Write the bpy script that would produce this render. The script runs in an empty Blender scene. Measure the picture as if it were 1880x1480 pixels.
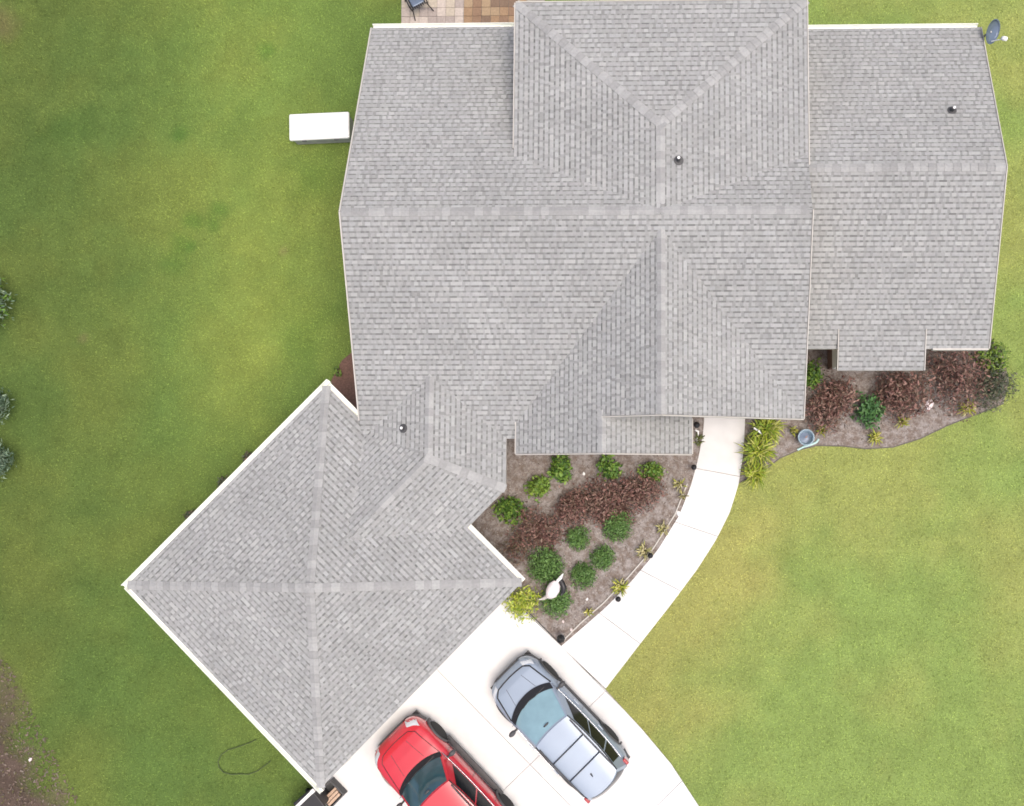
import bpy, bmesh, math, random
import numpy as np
from mathutils import Vector, Matrix
random.seed(7); np.random.seed(7)
sc = bpy.context.scene
col = sc.collection
R = math.radians

# ------------------------------------------------------------------ camera
F, H, TX, TY, PX, PY = 1800.0, 30.0, -0.075, 0.026, 1168.0, 740.0     # px of a 1880 wide frame
Rx = np.array([[1,0,0],[0,math.cos(TX),-math.sin(TX)],[0,math.sin(TX),math.cos(TX)]])
Ry = np.array([[math.cos(TY),0,-math.sin(TY)],[0,1,0],[math.sin(TY),0,math.cos(TY)]])
MC = Ry @ Rx
cd = bpy.data.cameras.new('camera'); cam = bpy.data.objects.new('camera', cd); col.objects.link(cam)
m4 = Matrix(MC.T.tolist()).to_4x4(); m4.translation = (0, 0, H)
cam.matrix_world = m4
cd.sensor_fit = 'HORIZONTAL'; cd.sensor_width = 36; cd.lens = 36*F/1880
cd.shift_x = -(PX-940)/1880; cd.clip_start = .5; cd.clip_end = 600
sc.camera = cam
def U(px, py, z=0.0):
    d = MC.T @ np.array([(px-PX)/F, -(py-PY)/F, -1.0])
    t = (z-H)/d[2]
    return Vector((d[0]*t, d[1]*t, z))
def G(pts, z=0.0): return [U(a, b, z).xy for a, b in pts]

# ------------------------------------------------------------------ light
SUN_EL, SUN_AZ = 74, -25          # azimuth: direction the light comes from, degrees from +X (negative = towards -Y)
w = bpy.data.worlds.new('World'); sc.world = w; w.use_nodes = True
nt = w.node_tree; nt.nodes.clear()
sky = nt.nodes.new('ShaderNodeTexSky'); sky.sky_type = 'NISHITA'; sky.sun_disc = False
sky.sun_elevation = R(SUN_EL); sky.sun_rotation = R(90-SUN_AZ)
sky.air_density = .7; sky.dust_density = 6.0; sky.ozone_density = .6; sky.altitude = 50
bg = nt.nodes.new('ShaderNodeBackground'); bg.inputs['Strength'].default_value = .15
wo = nt.nodes.new('ShaderNodeOutputWorld')
nt.links.new(sky.outputs[0], bg.inputs[0]); nt.links.new(bg.outputs[0], wo.inputs[0])
sl = bpy.data.lights.new('sun', 'SUN'); sl.energy = 1.0; sl.angle = R(30); sl.color = (1, .935, .85)
so = bpy.data.objects.new('sun', sl); col.objects.link(so)
sd = Vector((math.cos(R(SUN_AZ))*math.cos(R(SUN_EL)), math.sin(R(SUN_AZ))*math.cos(R(SUN_EL)), math.sin(R(SUN_EL))))
so.rotation_euler = sd.to_track_quat('Z', 'Y').to_euler()
vs = sc.view_settings; vs.view_transform = 'Standard'; vs.look = 'None'; vs.gamma = 1; vs.use_curve_mapping = False
vs.exposure = 0.55
sc.cycles.filter_width = 1.65

# ------------------------------------------------------------------ materials
MATS = {}
def mat(name, c=(.5,.5,.5), rough=.7, metal=0., var=.15, scale=8., bump=0., bscale=60., coat=0., attr=None, c2=None, spec=.5, detail=6., low=0., lows=.5):
    m = bpy.data.materials.new(name); m.use_nodes = True; n = m.node_tree.nodes; l = m.node_tree.links
    b = n['Principled BSDF']
    b.inputs['Roughness'].default_value = rough; b.inputs['Metallic'].default_value = metal
    b.inputs['Coat Weight'].default_value = coat; b.inputs['Coat Roughness'].default_value = .06
    b.inputs['Specular IOR Level'].default_value = spec
    tc = n.new('ShaderNodeNewGeometry')
    nz = n.new('ShaderNodeTexNoise'); nz.inputs['Scale'].default_value = scale; nz.inputs['Detail'].default_value = detail
    l.new(tc.outputs['Position'], nz.inputs['Vector'])
    mr = n.new('ShaderNodeMapRange'); mr.inputs['From Min'].default_value = .25; mr.inputs['From Max'].default_value = .75
    mr.inputs['To Min'].default_value = 1-var; mr.inputs['To Max'].default_value = 1+var
    l.new(nz.outputs['Fac'], mr.inputs['Value'])
    if attr:
        a = n.new('ShaderNodeAttribute'); a.attribute_name = attr; src = a.outputs['Color']
    elif c2:
        mx = n.new('ShaderNodeMix'); mx.data_type = 'RGBA'
        mx.inputs['A'].default_value = (*c, 1); mx.inputs['B'].default_value = (*c2, 1)
        n2 = n.new('ShaderNodeTexNoise'); n2.inputs['Scale'].default_value = scale*.25; n2.inputs['Detail'].default_value = 4
        l.new(tc.outputs['Position'], n2.inputs['Vector'])
        r2 = n.new('ShaderNodeMapRange'); r2.inputs['From Min'].default_value = .38; r2.inputs['From Max'].default_value = .62
        l.new(n2.outputs['Fac'], r2.inputs['Value']); l.new(r2.outputs['Result'], mx.inputs['Factor']); src = mx.outputs['Result']
    else:
        rg = n.new('ShaderNodeRGB'); rg.outputs[0].default_value = (*c, 1); src = rg.outputs[0]
    vm = n.new('ShaderNodeVectorMath'); vm.operation = 'SCALE'
    fac = mr.outputs['Result']
    if low > 0:
        nl = n.new('ShaderNodeTexNoise'); nl.inputs['Scale'].default_value = lows; nl.inputs['Detail'].default_value = 5; nl.inputs['Roughness'].default_value = .6
        l.new(tc.outputs['Position'], nl.inputs['Vector'])
        ml = n.new('ShaderNodeMapRange'); ml.inputs['From Min'].default_value = .3; ml.inputs['From Max'].default_value = .7
        ml.inputs['To Min'].default_value = 1-low; ml.inputs['To Max'].default_value = 1+low; l.new(nl.outputs['Fac'], ml.inputs['Value'])
        mm = n.new('ShaderNodeMath'); mm.operation = 'MULTIPLY'; l.new(fac, mm.inputs[0]); l.new(ml.outputs['Result'], mm.inputs[1]); fac = mm.outputs[0]
    l.new(src, vm.inputs[0]); l.new(fac, vm.inputs['Scale']); l.new(vm.outputs[0], b.inputs['Base Color'])
    if bump > 0:
        nb = n.new('ShaderNodeTexNoise'); nb.inputs['Scale'].default_value = bscale; nb.inputs['Detail'].default_value = 4
        l.new(tc.outputs['Position'], nb.inputs['Vector'])
        bp = n.new('ShaderNodeBump'); bp.inputs['Strength'].default_value = bump; bp.inputs['Distance'].default_value = .01
        l.new(nb.outputs['Fac'], bp.inputs['Height']); l.new(bp.outputs[0], b.inputs['Normal'])
    MATS[name] = m
    return m
M_shingle = mat('shingle', attr='Col', rough=.95, var=.10, scale=14, bump=.4, bscale=180, spec=.2, low=.07, lows=.7)
M_trim = mat('white_trim', (.80,.80,.76), .5, var=.06, scale=5)
M_gutter = mat('white_gutter', (.84,.86,.78), .4, var=.05, scale=4)
M_soffit = mat('pale_fascia', (.50,.48,.44), .7, var=.08, scale=4)
M_wall = mat('tan_stucco', (.42,.34,.26), .9, var=.12, scale=6, bump=.3)
M_brick = mat('brown_brick', (.20,.12,.09), .9, var=.25, scale=12, bump=.5)
M_glass = mat('window_glass', (.03,.04,.05), .08, var=.1, scale=2)
M_conc = mat('concrete', (.665,.665,.65), .85, var=.05, scale=2.2, bump=.15, bscale=120, c2=(.70,.70,.69), low=.06, lows=.35)
M_joint = mat('joint_dirt', (.30,.28,.25), .95, var=.3, scale=20)
M_lawn = mat('lawn_soil', attr='Col', rough=.95, var=.22, scale=26, bump=.7, bscale=70, spec=.1)
M_grass = mat('grass_blade', attr='Col', rough=.8, var=.16, scale=9, spec=.15)
M_mulch = mat('mulch', (.185,.15,.128), .95, var=.25, scale=22, bump=.8, bscale=40, c2=(.285,.26,.245), spec=.1)
M_chip = mat('mulch_chip', attr='Col', rough=.95, var=.2, scale=30, spec=.1)
M_leaf = mat('leaf', attr='Col', rough=.55, var=.12, scale=12, spec=.35)
M_bark = mat('bark', (.10,.075,.055), .95, var=.3, scale=20, bump=.6)
M_black = mat('black_metal', (.018,.018,.02), .45, var=.2, scale=20)
M_rubber = mat('rubber', (.02,.02,.02), .85, var=.2, scale=20)
M_dgrey = mat('dark_grey_plastic', (.07,.07,.072), .6, var=.2, scale=12)
M_grey = mat('grey_plastic', (.40,.40,.39), .6, var=.15, scale=8)
M_white = mat('white_plastic', (.82,.83,.82), .35, var=.04, scale=6)
M_stone = mat('pale_stone', (.62,.54,.52), .85, var=.2, scale=18, bump=.5)
M_chrome = mat('chrome', (.6,.62,.64), .15, metal=1., var=.05)
M_lamp = mat('clear_headlight', (.62,.66,.70), .12, var=.08, scale=30, coat=1.)
M_tail = mat('red_tail_light', (.35,.01,.015), .15, var=.1, scale=30, coat=1.)
M_tan = mat('tan_board', (.50,.36,.26), .8, var=.2, scale=14)
M_paver = mat('paver', attr='Col', rough=.9, var=.16, scale=16, bump=.4)
M_silver = mat('silver_blue_paint', (.30,.36,.44), .42, metal=.15, var=.04, scale=1.5, coat=.22)
M_red = mat('red_paint', (.55,.030,.045), .26, metal=.0, var=.05, scale=1.5, coat=1.)
M_glassS = mat('sky_teal_glass', (.25,.40,.45), .07, var=.12, scale=2.5, coat=1., spec=.9)  # pale teal base colour stands in for sky reflected in the windshield
M_glassD = mat('dark_teal_glass', (.03,.075,.09), .07, var=.25, scale=3, coat=1., spec=.9)
M_glassB = mat('black_glass', (.010,.012,.014), .15, var=.2, scale=3, spec=.3)
M_dish = mat('blue_grey_dish', (.13,.17,.24), .35, metal=.2, var=.15, scale=9)
M_pot = mat('blue_glazed_pot', (.24,.33,.39), .3, var=.2, scale=14)
M_hose = mat('pale_teal_hose', (.42,.60,.58), .5, var=.1, scale=20)
M_cable = mat('dark_green_hose', (.06,.085,.03), .6, var=.2, scale=20)

# ------------------------------------------------------------------ object helpers
def tag(o, label=None, cat=None, group=None, kind=None):
    if label: o['label'] = label
    if cat: o['category'] = cat
    if group: o['group'] = group
    if kind: o['kind'] = kind
    return o
def empty(name, loc=(0,0,0), rz=0.):
    o = bpy.data.objects.new(name, None); o.location = loc; o.rotation_euler = (0,0,rz); o.empty_display_size = .2
    col.objects.link(o); return o
def link(name, me, m=None, parent=None, smooth=False):
    if m is not None and len(me.materials) == 0: me.materials.append(m)
    if smooth: me.shade_smooth()
    o = bpy.data.objects.new(name, me); col.objects.link(o)
    if parent is not None: o.parent = parent
    return o
class MB:
    def __init__(s): s.v = []; s.f = []; s.c = []
    def add(s, vs, fs, c=None):
        b = len(s.v); s.v += [tuple(p) for p in vs]; s.f += [tuple(i+b for i in f) for f in fs]
        if c is not None: s.c += [c]*len(vs)
        return s
    def box(s, x0, x1, y0, y1, z0, z1, M=None, c=None):
        p = [(x,y,z) for z in (z0,z1) for x,y in ((x0,y0),(x1,y0),(x1,y1),(x0,y1))]
        if M is not None: p = [tuple(M @ Vector(q)) for q in p]
        return s.add(p, [(0,3,2,1),(4,5,6,7),(0,1,5,4),(1,2,6,5),(2,3,7,6),(3,0,4,7)], c)
    def prism(s, poly, z0, z1, c=None):          # poly = xy list (ccw or cw); z may be callables
        n = len(poly); f0 = z0 if callable(z0) else (lambda x,y: z0); f1 = z1 if callable(z1) else (lambda x,y: z1)
        a = sum(poly[i][0]*poly[(i+1)%n][1]-poly[(i+1)%n][0]*poly[i][1] for i in range(n))
        if a < 0: poly = list(reversed(poly))
        vs = [(p[0],p[1],f0(*p)) for p in poly]+[(p[0],p[1],f1(*p)) for p in poly]
        fs = [tuple(reversed(range(n))), tuple(range(n,2*n))]+[(i,(i+1)%n,n+(i+1)%n,n+i) for i in range(n)]
        return s.add(vs, fs, c)
    def tube(s, pts, r, n=8, cap=True, c=None):
        pts = [Vector(p) for p in pts]; rs = r if isinstance(r,(list,tuple)) else [r]*len(pts); vs=[]; fs=[]
        for i,p in enumerate(pts):
            d = (pts[min(i+1,len(pts)-1)]-pts[max(i-1,0)]).normalized()
            a = d.cross(Vector((0,0,1))) if abs(d.z)<.95 else d.cross(Vector((1,0,0))); a.normalize(); b = d.cross(a)
            for k in range(n):
                t = 2*math.pi*k/n; vs.append(p+rs[i]*(math.cos(t)*a+math.sin(t)*b))
        for i in range(len(pts)-1):
            for k in range(n): fs.append((i*n+k,i*n+(k+1)%n,(i+1)*n+(k+1)%n,(i+1)*n+k))
        if cap: fs.append(tuple(range(n))); fs.append(tuple((len(pts)-1)*n+k for k in reversed(range(n))))
        return s.add(vs, fs, c)
    def lathe(s, prof, n=20, o=(0,0,0), M=None, c=None):  # prof list of (r,z)
        vs=[]; fs=[]
        for r,z in prof:
            for k in range(n):
                t=2*math.pi*k/n; q=Vector((r*math.cos(t)+o[0], r*math.sin(t)+o[1], z+o[2])); vs.append(M@q if M is not None else q)
        for i in range(len(prof)-1):
            for k in range(n): fs.append((i*n+k,i*n+(k+1)%n,(i+1)*n+(k+1)%n,(i+1)*n+k))
        fs.append(tuple(reversed(range(n)))); fs.append(tuple((len(prof)-1)*n+k for k in range(n)))
        return s.add(vs, fs, c)
    def grid(s, fn, nu, nv, c=None):
        vs=[fn(i/nu, j/nv) for j in range(nv+1) for i in range(nu+1)]
        fs=[(j*(nu+1)+i, j*(nu+1)+i+1, (j+1)*(nu+1)+i+1, (j+1)*(nu+1)+i) for j in range(nv) for i in range(nu)]
        return s.add(vs, fs, c)
    def mesh(s, name):
        me = bpy.data.meshes.new(name); me.from_pydata(s.v, [], s.f)
        if s.c and len(s.c)==len(s.v):
            a = me.attributes.new('Col','FLOAT_COLOR','POINT')
            a.data.foreach_set('color', np.array([(*c,1.) for c in s.c], dtype=np.float32).ravel())
        me.update(); return me
    def obj(s, name, m, parent=None, smooth=False): return link(name, s.mesh(name), m, parent, smooth)
def np_mesh(name, V, Fq, C):
    me = bpy.data.meshes.new(name); nv=len(V); nf,k=Fq.shape
    me.vertices.add(nv); me.vertices.foreach_set('co', V.astype(np.float32).ravel())
    me.loops.add(nf*k); me.loops.foreach_set('vertex_index', Fq.astype(np.int32).ravel())
    me.polygons.add(nf); me.polygons.foreach_set('loop_start', np.arange(0,nf*k,k,dtype=np.int32))
    a = me.attributes.new('Col','FLOAT_COLOR','POINT')
    a.data.foreach_set('color', np.concatenate([C,np.ones((nv,1))],1).astype(np.float32).ravel())
    me.update(calc_edges=True); me.validate(); return me
def bevel(o, wd=.02, seg=2):
    md = o.modifiers.new('bevel','BEVEL'); md.width = wd; md.segments = seg; md.limit_method = 'ANGLE'; md.angle_limit = R(40); return o
def clip(poly, nx, ny, d):          # keep nx*x+ny*y <= d
    out=[]; n=len(poly)
    for i in range(n):
        a=poly[i]; b=poly[(i+1)%n]; da=nx*a[0]+ny*a[1]-d; db=nx*b[0]+ny*b[1]-d
        if da<=0: out.append(a)
        if (da<0<db) or (db<0<da):
            t=da/(da-db); out.append((a[0]+t*(b[0]-a[0]), a[1]+t*(b[1]-a[1])))
    return out
def area(p): return .5*sum(p[i][0]*p[(i+1)%len(p)][1]-p[(i+1)%len(p)][0]*p[i][1] for i in range(len(p)))
def inside(poly, X, Y):
    r = np.zeros(np.shape(X), bool); n=len(poly)
    for i in range(n):
        x0,y0=poly[i][0],poly[i][1]; x1,y1=poly[(i+1)%n][0],poly[(i+1)%n][1]
        if y0==y1: continue
        cnd=((y0>Y)!=(y1>Y)) & (X < (x1-x0)*(Y-y0)/(y1-y0)+x0); r ^= cnd
    return r
def noise2(X, Y, s, seed):
    rg=np.random.RandomState(seed); T=rg.rand(256,256); x=X/s+100; y=Y/s+100
    i=np.floor(x).astype(int); j=np.floor(y).astype(int); a=x-i; b=y-j; a=a*a*(3-2*a); b=b*b*(3-2*b)
    g=lambda p,q:T[p%256,q%256]
    return (g(i,j)*(1-a)+g(i+1,j)*a)*(1-b)+(g(i,j+1)*(1-a)+g(i+1,j+1)*a)*b
def fbm(X,Y,s,seed,o=4):
    r=0;t=0
    for k in range(o): r=r+noise2(X,Y,s/2**k,seed+k)*.55**k; t+=.55**k
    return r/t

# ------------------------------------------------------------------ ground shapes (pixels of the photograph -> metres on the ground)
WALK_L = [(1290,735),(1293,768),(1290,800),(1281,845),(1268,892),(1246,948),(1207,1010),(1160,1066),(1112,1115),(1072,1150),(1030,1186)]
WALK_R = [(1368,735),(1368,768),(1365,830),(1356,888),(1340,940),(1314,992),(1280,1045),(1230,1112),(1172,1186),(1112,1264)]
bed_front = G([(820,985),(835,940),(905,872),(912,770),(1100,745),(1294,745)]+WALK_L[1:]+[(960,1118),(925,1085)])
bed_right = G([(1369,745),(1366,830),(1357,886),(1400,866),(1432,841),(1465,826),(1500,817),(1545,818),(1590,823),(1640,820),(1690,804),(1740,780),(1800,757),(1842,740),(1852,700),(1840,650),(1805,600),(1470,600),(1460,745)])
bed_left = G([(700,630),(655,640),(628,662),(608,700),(628,750),(700,790)])
walk_poly = G(WALK_L+[(1035,1190),(1108,1262)]+list(reversed(WALK_R)))
drive_poly = G([(700,1180),(870,1020),(960,1119),(1030,1186),(1112,1266),(1180,1340),(1232,1402),(1282,1478),(1330,1570),(1365,1660),(700,1660),(608,1500),(588,1450),(600,1400)])
patio_poly = G([(737,-140),(1000,-140),(1000,90),(737,90)])
dirt_poly = G([(-120,1180),(10,1232),(48,1300),(90,1370),(118,1430),(130,1500),(150,1660),(-120,1660)])

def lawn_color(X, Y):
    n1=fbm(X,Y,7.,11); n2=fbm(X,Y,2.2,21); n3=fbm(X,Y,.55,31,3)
    east=np.clip((X+9.5)/13.,0,1); east=east*east*(3-2*east)      # east turf drier and yellower; west tones carry painted tree shade and vignette
    A=np.array([.102,.166,.042]); A2=np.array([.146,.190,.046])    # west turf: deep green / olive, with tree shade painted in
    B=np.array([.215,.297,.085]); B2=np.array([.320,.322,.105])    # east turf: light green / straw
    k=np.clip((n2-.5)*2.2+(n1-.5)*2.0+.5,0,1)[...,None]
    ya=np.clip(1-np.abs(X+12.5)/4.5,0,1)*np.clip((Y+2)/6,0,1)       # the lighter, yellower olive strip in the back lawn
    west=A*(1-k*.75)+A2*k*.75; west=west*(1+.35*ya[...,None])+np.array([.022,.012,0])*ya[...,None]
    # straw-coloured strip following the walk
    wl=np.array([[p.x,p.y] for p in G(WALK_R[2:]+[(1200,1330)])]); d=np.full(np.shape(X),1e9)
    for i in range(len(wl)-1):
        a=wl[i];b=wl[i+1];ab=b-a; t=np.clip(((X-a[0])*ab[0]+(Y-a[1])*ab[1])/(ab@ab),0,1)
        d=np.minimum(d,np.hypot(X-a[0]-t*ab[0],Y-a[1]-t*ab[1]))
    k2=np.clip(k*.55+(np.clip(1-d/2.6,0,1)*(.45+.9*n2))[...,None],0,1)
    east_c=B*(1-k2)+B2*k2
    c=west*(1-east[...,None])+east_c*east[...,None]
    for (px,py,r,s) in [(488,92,.30,.6),(330,248,.28,.55),(352,408,.32,.6),(392,412,.24,.5),(402,384,.3,.55),(330,445,.4,.5),(352,452,.2,.5),(318,480,.45,.4),(120,235,1.0,.3),(580,325,.8,.35),(1790,350,.5,.2),(1700,960,.8,.25),(1480,1010,.9,.18),(560,610,1.2,.3)]:
        q=U(px,py); dd=np.hypot(X-q.x,Y-q.y)/r+ (n3-.5)*1.1
        kk=(np.clip(1.25-dd,0,1)*s)[...,None]; c=c*(1-kk)+c*np.array([.52,.78,.62])*kk
    for (px,py,r) in [(520,462,.16),(153,620,.2),(0,40,.7)]:
        q=U(px,py); dd=np.hypot(X-q.x,Y-q.y)/r+(n3-.5)*.8
        kk=(np.clip(1.2-dd,0,1)*.4)[...,None]; c=c*(1-kk)+np.array([.23,.16,.10])*kk
    # bare leaf-strewn dirt in the south-west corner
    e0=U(-18,1232);e1=U(112,1500); nx,ny=(e0.y-e1.y),-(e0.x-e1.x); L=math.hypot(nx,ny); nx/=L;ny/=L
    if nx*(U(0,1450).x-e0.x)+ny*(U(0,1450).y-e0.y)<0: nx,ny=-nx,-ny
    s=(nx*(X-e0.x)+ny*(Y-e0.y))+ (n2-.5)*1.1+(n3-.5)*1.3
    kk=np.clip(s/.9+.4,0,1)[...,None]; dirt=np.array([.115,.085,.070])*(.7+.6*n3[...,None])
    c=c*(1-kk)+dirt*kk
    wv=np.clip((-15.2-X)/4.5,0,1)[...,None]      # tree shade and vignette painted into the turf along the west boundary
    c=c*(1-wv)+(c*np.array([.80,.80,.78])+np.array([.006,.004,.003]))*wv
    return c*(.86+.28*n3[...,None])

# one sheet for the ground, finely divided where the picture looks
gx=np.concatenate([[-150,-60,-30],np.arange(-22,17.01,.14),[30,60,150]]); gy=np.concatenate([[-150,-60,-25],np.arange(-13,17.01,.14),[30,60,150]])
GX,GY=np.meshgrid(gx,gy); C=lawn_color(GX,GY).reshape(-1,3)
GZ=(fbm(GX,GY,1.2,77,3)-.5)*.03-.012
V=np.stack([GX,GY,GZ],-1).reshape(-1,3); nxg=len(gx); idx=np.arange(len(V)).reshape(GX.shape)
Fq=np.stack([idx[:-1,:-1],idx[:-1,1:],idx[1:,1:],idx[1:,:-1]],-1).reshape(-1,4)
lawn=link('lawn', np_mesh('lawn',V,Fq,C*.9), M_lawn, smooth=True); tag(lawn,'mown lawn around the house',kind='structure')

# beds, each a slightly domed sheet
def bed(name, poly, label):
    o=MB().prism([tuple(p) for p in poly], -.05, .022).obj(name, M_mulch); tag(o,label,kind='structure'); return o
bed('garden_bed', bed_front, 'mulched planting bed between the house and the curved walk')
bed('garden_bed', bed_right, 'mulched planting bed along the east wing of the house')
M_redm=mat('red_brown_mulch',(.15,.085,.065),.95,var=.3,scale=22,bump=.8,bscale=40)
bl_=bed('garden_bed', bed_left, 'small bare bed in the notch behind the garage'); bl_.data.materials[0]=M_redm

# walk: slabs with real joints
def slabs(name, poly, lines, z0, z1, parent, gap=.009):
    """cut a polygon by lines (point, direction) into separate slabs with a gap"""
    pieces=[[tuple(p) for p in poly]]
    for (p,d) in lines:
        n=(-d[1],d[0]); L=math.hypot(*n); n=(n[0]/L,n[1]/L); k=n[0]*p[0]+n[1]*p[1]; new=[]
        for q in pieces:
            a=clip(q,n[0],n[1],k-gap); b=clip(q,-n[0],-n[1],-(k+gap))
            for r in (a,b):
                if len(r)>=3 and abs(area(r))>.02: new.append(r)
        pieces=new
    for q in pieces:
        o=MB().prism(q,z0,z1).obj(name,M_conc,parent); bevel(o,.006,2)
wp=MB().prism([tuple(p) for p in walk_poly],-.06,.012).obj('walkway',M_joint); tag(wp,'curved white concrete walk from the driveway to the front door',kind='structure')
WL=G(WALK_L); WR=G(WALK_R)
# quad strips between joints, built slab by slab along the walk
def poly_len(P):
    s=[0]
    for i in range(1,len(P)): s.append(s[-1]+(P[i]-P[i-1]).length)
    return s
def at_len(P,S,t):
    t=t*S[-1]
    for i in range(1,len(P)):
        if t<=S[i]+1e-9: return P[i-1].lerp(P[i],(t-S[i-1])/(S[i]-S[i-1]))
    return P[-1]
SL=poly_len(WL); SR=poly_len(WR); cuts=[0,.235,.43,.63,.83,1.0]
for i in range(len(cuts)-1):
    a=cuts[i]+(.0007 if i else 0); b=cuts[i+1]-.0007; n=10
    L_=[at_len(WL,SL,a+(b-a)*k/n) for k in range(n+1)]; R_=[at_len(WR,SR,a+(b-a)*k/n) for k in range(n+1)]
    o=MB().prism([tuple(p) for p in L_]+[tuple(p) for p in reversed(R_)],-.05,.05).obj('concrete_slab',M_conc,wp); bevel(o,.006,2)
dv=MB().prism([tuple(p) for p in drive_poly],-.06,.006).obj('driveway',M_joint); tag(dv,'white concrete driveway in front of the garage',kind='structure')
a0=U(812,1238); a1=U(1042,1473); d1=(a1-a0).xy; b0=U(1112,1268); b1=U(920,1455); d2=(b1-b0).xy
c0=U(1245,1440); e0=U(760,1620)
slabs('concrete_slab', drive_poly, [(a0,d1),(b0,d2),(c0,d2),(U(600,1500),d1),(U(1034,1190),d1)], -.05, .046, dv, .005)

# patio pavers
pt=MB().prism([tuple(p) for p in patio_poly],-.05,.01).obj('patio',M_joint); tag(pt,'paved patio behind the house',kind='structure')
q0=U(737,45); pw=.285; rows=8
pmes={}
for i in range(14):
    for j in range(-3,rows):
        x=q0.x+i*pw; y=q0.y+j*pw-.05
        if x>U(960,20).x: continue
        brown = x>U(852,20).x+random.uniform(-.15,.15)
        cc=random.choice([(.24,.155,.10),(.30,.20,.12),(.19,.13,.09),(.33,.24,.15)] if brown else [(.40,.345,.30),(.44,.385,.31),(.35,.30,.27),(.47,.41,.36)])
        if cc not in pmes:
            pmes[cc]=MB().box(.006,pw-.006,.006,pw-.006,0,.03,c=cc).mesh('paver'); pmes[cc].materials.append(M_paver)
        o=link('paver',pmes[cc],parent=pt); o.location=(x,y,random.uniform(.010,.016))

# ------------------------------------------------------------------ house
house=empty('house',(0,4,0)); tag(house,'sprawling single-storey house with grey shingled roofs and an angled garage','house')
def hp(o): o.parent=house; o.matrix_parent_inverse=Matrix.Translation((0,-4,0)); return o
zr=4.87; ze=2.60
RL=U(625,388,zr); RR=U(1493,386,zr); Yr=(RL.y+RR.y)/2
yb=U(686,52,2.5).y; yf=U(760,805,ze).y
Xl=(RL.x+U(686,46,2.5).x+U(662,796,ze).x)/3; Xl=(RL.x+Xl)/2; Xr=RR.x-.02
pb=(zr-2.5)/(yb-Yr); pf=(zr-ze)/(Yr-yf)
PL={}   # plane functions
MBk=lambda x,y: zr-pb*(y-Yr)
MFr=lambda x,y: zr-pf*(Yr-y)
# rear hip block
hz=4.22; hx0=U(947,3,hz).x; hx1=Xr+.01; hy=U(1215,3,hz).y; hxm=(hx0+hx1)/2; hap=U(1216,228,zr).y
sp=(zr-hz)/((hx1-hx0)/2); spb=(zr-hz)/(hy-hap)
HL=lambda x,y: zr-sp*(hxm-x)
HR=lambda x,y: zr-sp*(x-hxm)
HB=lambda x,y: zr-spb*(y-hap)
# front gable
gy0=U(1300,767,3.2).y; gx0=U(948,800,2.75).x; gx1=Xr; gxm=U(1214,600,4.6).x
gyt=U(1214,420,4.68).y; gz=MFr(0,gyt); gze=gz-.0
pg=(gz-MFr(0,gy0))/(gx1-gxm); pgl=pg*1.0
FL=lambda x,y: gz-pgl*(gxm-x)
FR=lambda x,y: gz-pg*(x-gxm)
# small porch gable
sy0=U(1110,833,3.).y; sx=U(1108,800,3.3).x; sz=FL(sx,0); sx1=U(1270,800,2.8).x
SR_=lambda x,y: sz-pg*(x-sx)
# east wing
zw=4.22; wzE=2.45; Wr=U(1848,306,zw); Yw=Wr.y; wyb=U(1797,51,wzE).y; wyf=U(1760,640,wzE).y
Xw=(Wr.x+U(1797,46,wzE).x+U(1815,640,wzE).x)/3; Xw=(Xw+Wr.x)/2
pwb=(zw-wzE)/(wyb-Yw); pwf=(zw-wzE)/(Yw-wyf)
WB=lambda x,y: zw-pwb*(y-Yw)
WF=lambda x,y: zw-pwf*(Yw-y)
# bay roof on the wing
by1=U(1600,604,2.7).y; bz1=WF(0,by1)+.012; by0=U(1600,680,2.4).y; pby=.24
bx0=U(1540,650,2.5).x; bx1=U(1697,650,2.5).x
BY=lambda x,y: bz1-pby*(by1-y)
# garage
gpx=[(954,1071),(598,705),(237,1073),(591,1450)]
gc=[U(a,b,ze) for a,b in gpx]; gcen=sum(gc,Vector())/4
rad=sum((p-gcen).xy.length for p in gc)/4; rot=sum((math.atan2((p-gcen).y,(p-gcen).x)-k*math.pi/2+math.pi)%(2*math.pi)-math.pi for k,p in enumerate(gc))/4
GC=[Vector((gcen.x+rad*math.cos(rot+k*math.pi/2), gcen.y+rad*math.sin(rot+k*math.pi/2), ze)) for k in range(4)]   # E N W S
gpitch=.27; gap=ze+gpitch*rad*math.sqrt(.5)
def face_plane(k):
    t=rot+math.pi/4+k*math.pi/2; nx,ny=math.cos(t),math.sin(t)
    return lambda x,y: gap-gpitch*((x-gcen.x)*nx+(y-gcen.y)*ny)
GP=[face_plane(k) for k in range(4)]     # NE NW SW SE
# link (breezeway) gable and the angled connecting roof
lx=U(788,760,3.25).x; lyt=U(785,690,3.27).y; lz=MFr(0,lyt); lxe=U(929,840,ze).x; lp=(lz-ze)/(lxe-lx); ly0=U(791,842,lz).y
LLf=lambda x,y: lz-lp*(lx-x)
LRf=lambda x,y: lz-lp*(x-lx)
tq=rot-math.pi/4; nse=Vector((math.cos(tq),math.sin(tq))); dsw=Vector((math.cos(tq-math.pi/2),math.sin(tq-math.pi/2)))
CS=lambda x,y: lz-lp*((x-lx)*nse.x+(y-ly0)*nse.y)
CN=lambda x,y: lz+lp*((x-lx)*nse.x+(y-ly0)*nse.y)
hwid=lxe-lx
P0=Vector((lx,ly0))
bis=(Vector((1,0))+nse).normalized(); hc=P0+bis*(hwid/bis.x)                 # hip corner on the east eave
bis2=(Vector((-1,0))-nse).normalized(); vc=P0+bis2*(hwid*1.0/abs(bis2.x))     # valley foot on the west
lenC=((gcen.xy-P0).dot(dsw))*.72
Ce=P0+dsw*lenC
rect=lambda x0,x1,y0,y1:[(x0,y0),(x1,y0),(x1,y1),(x0,y1)]
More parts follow.
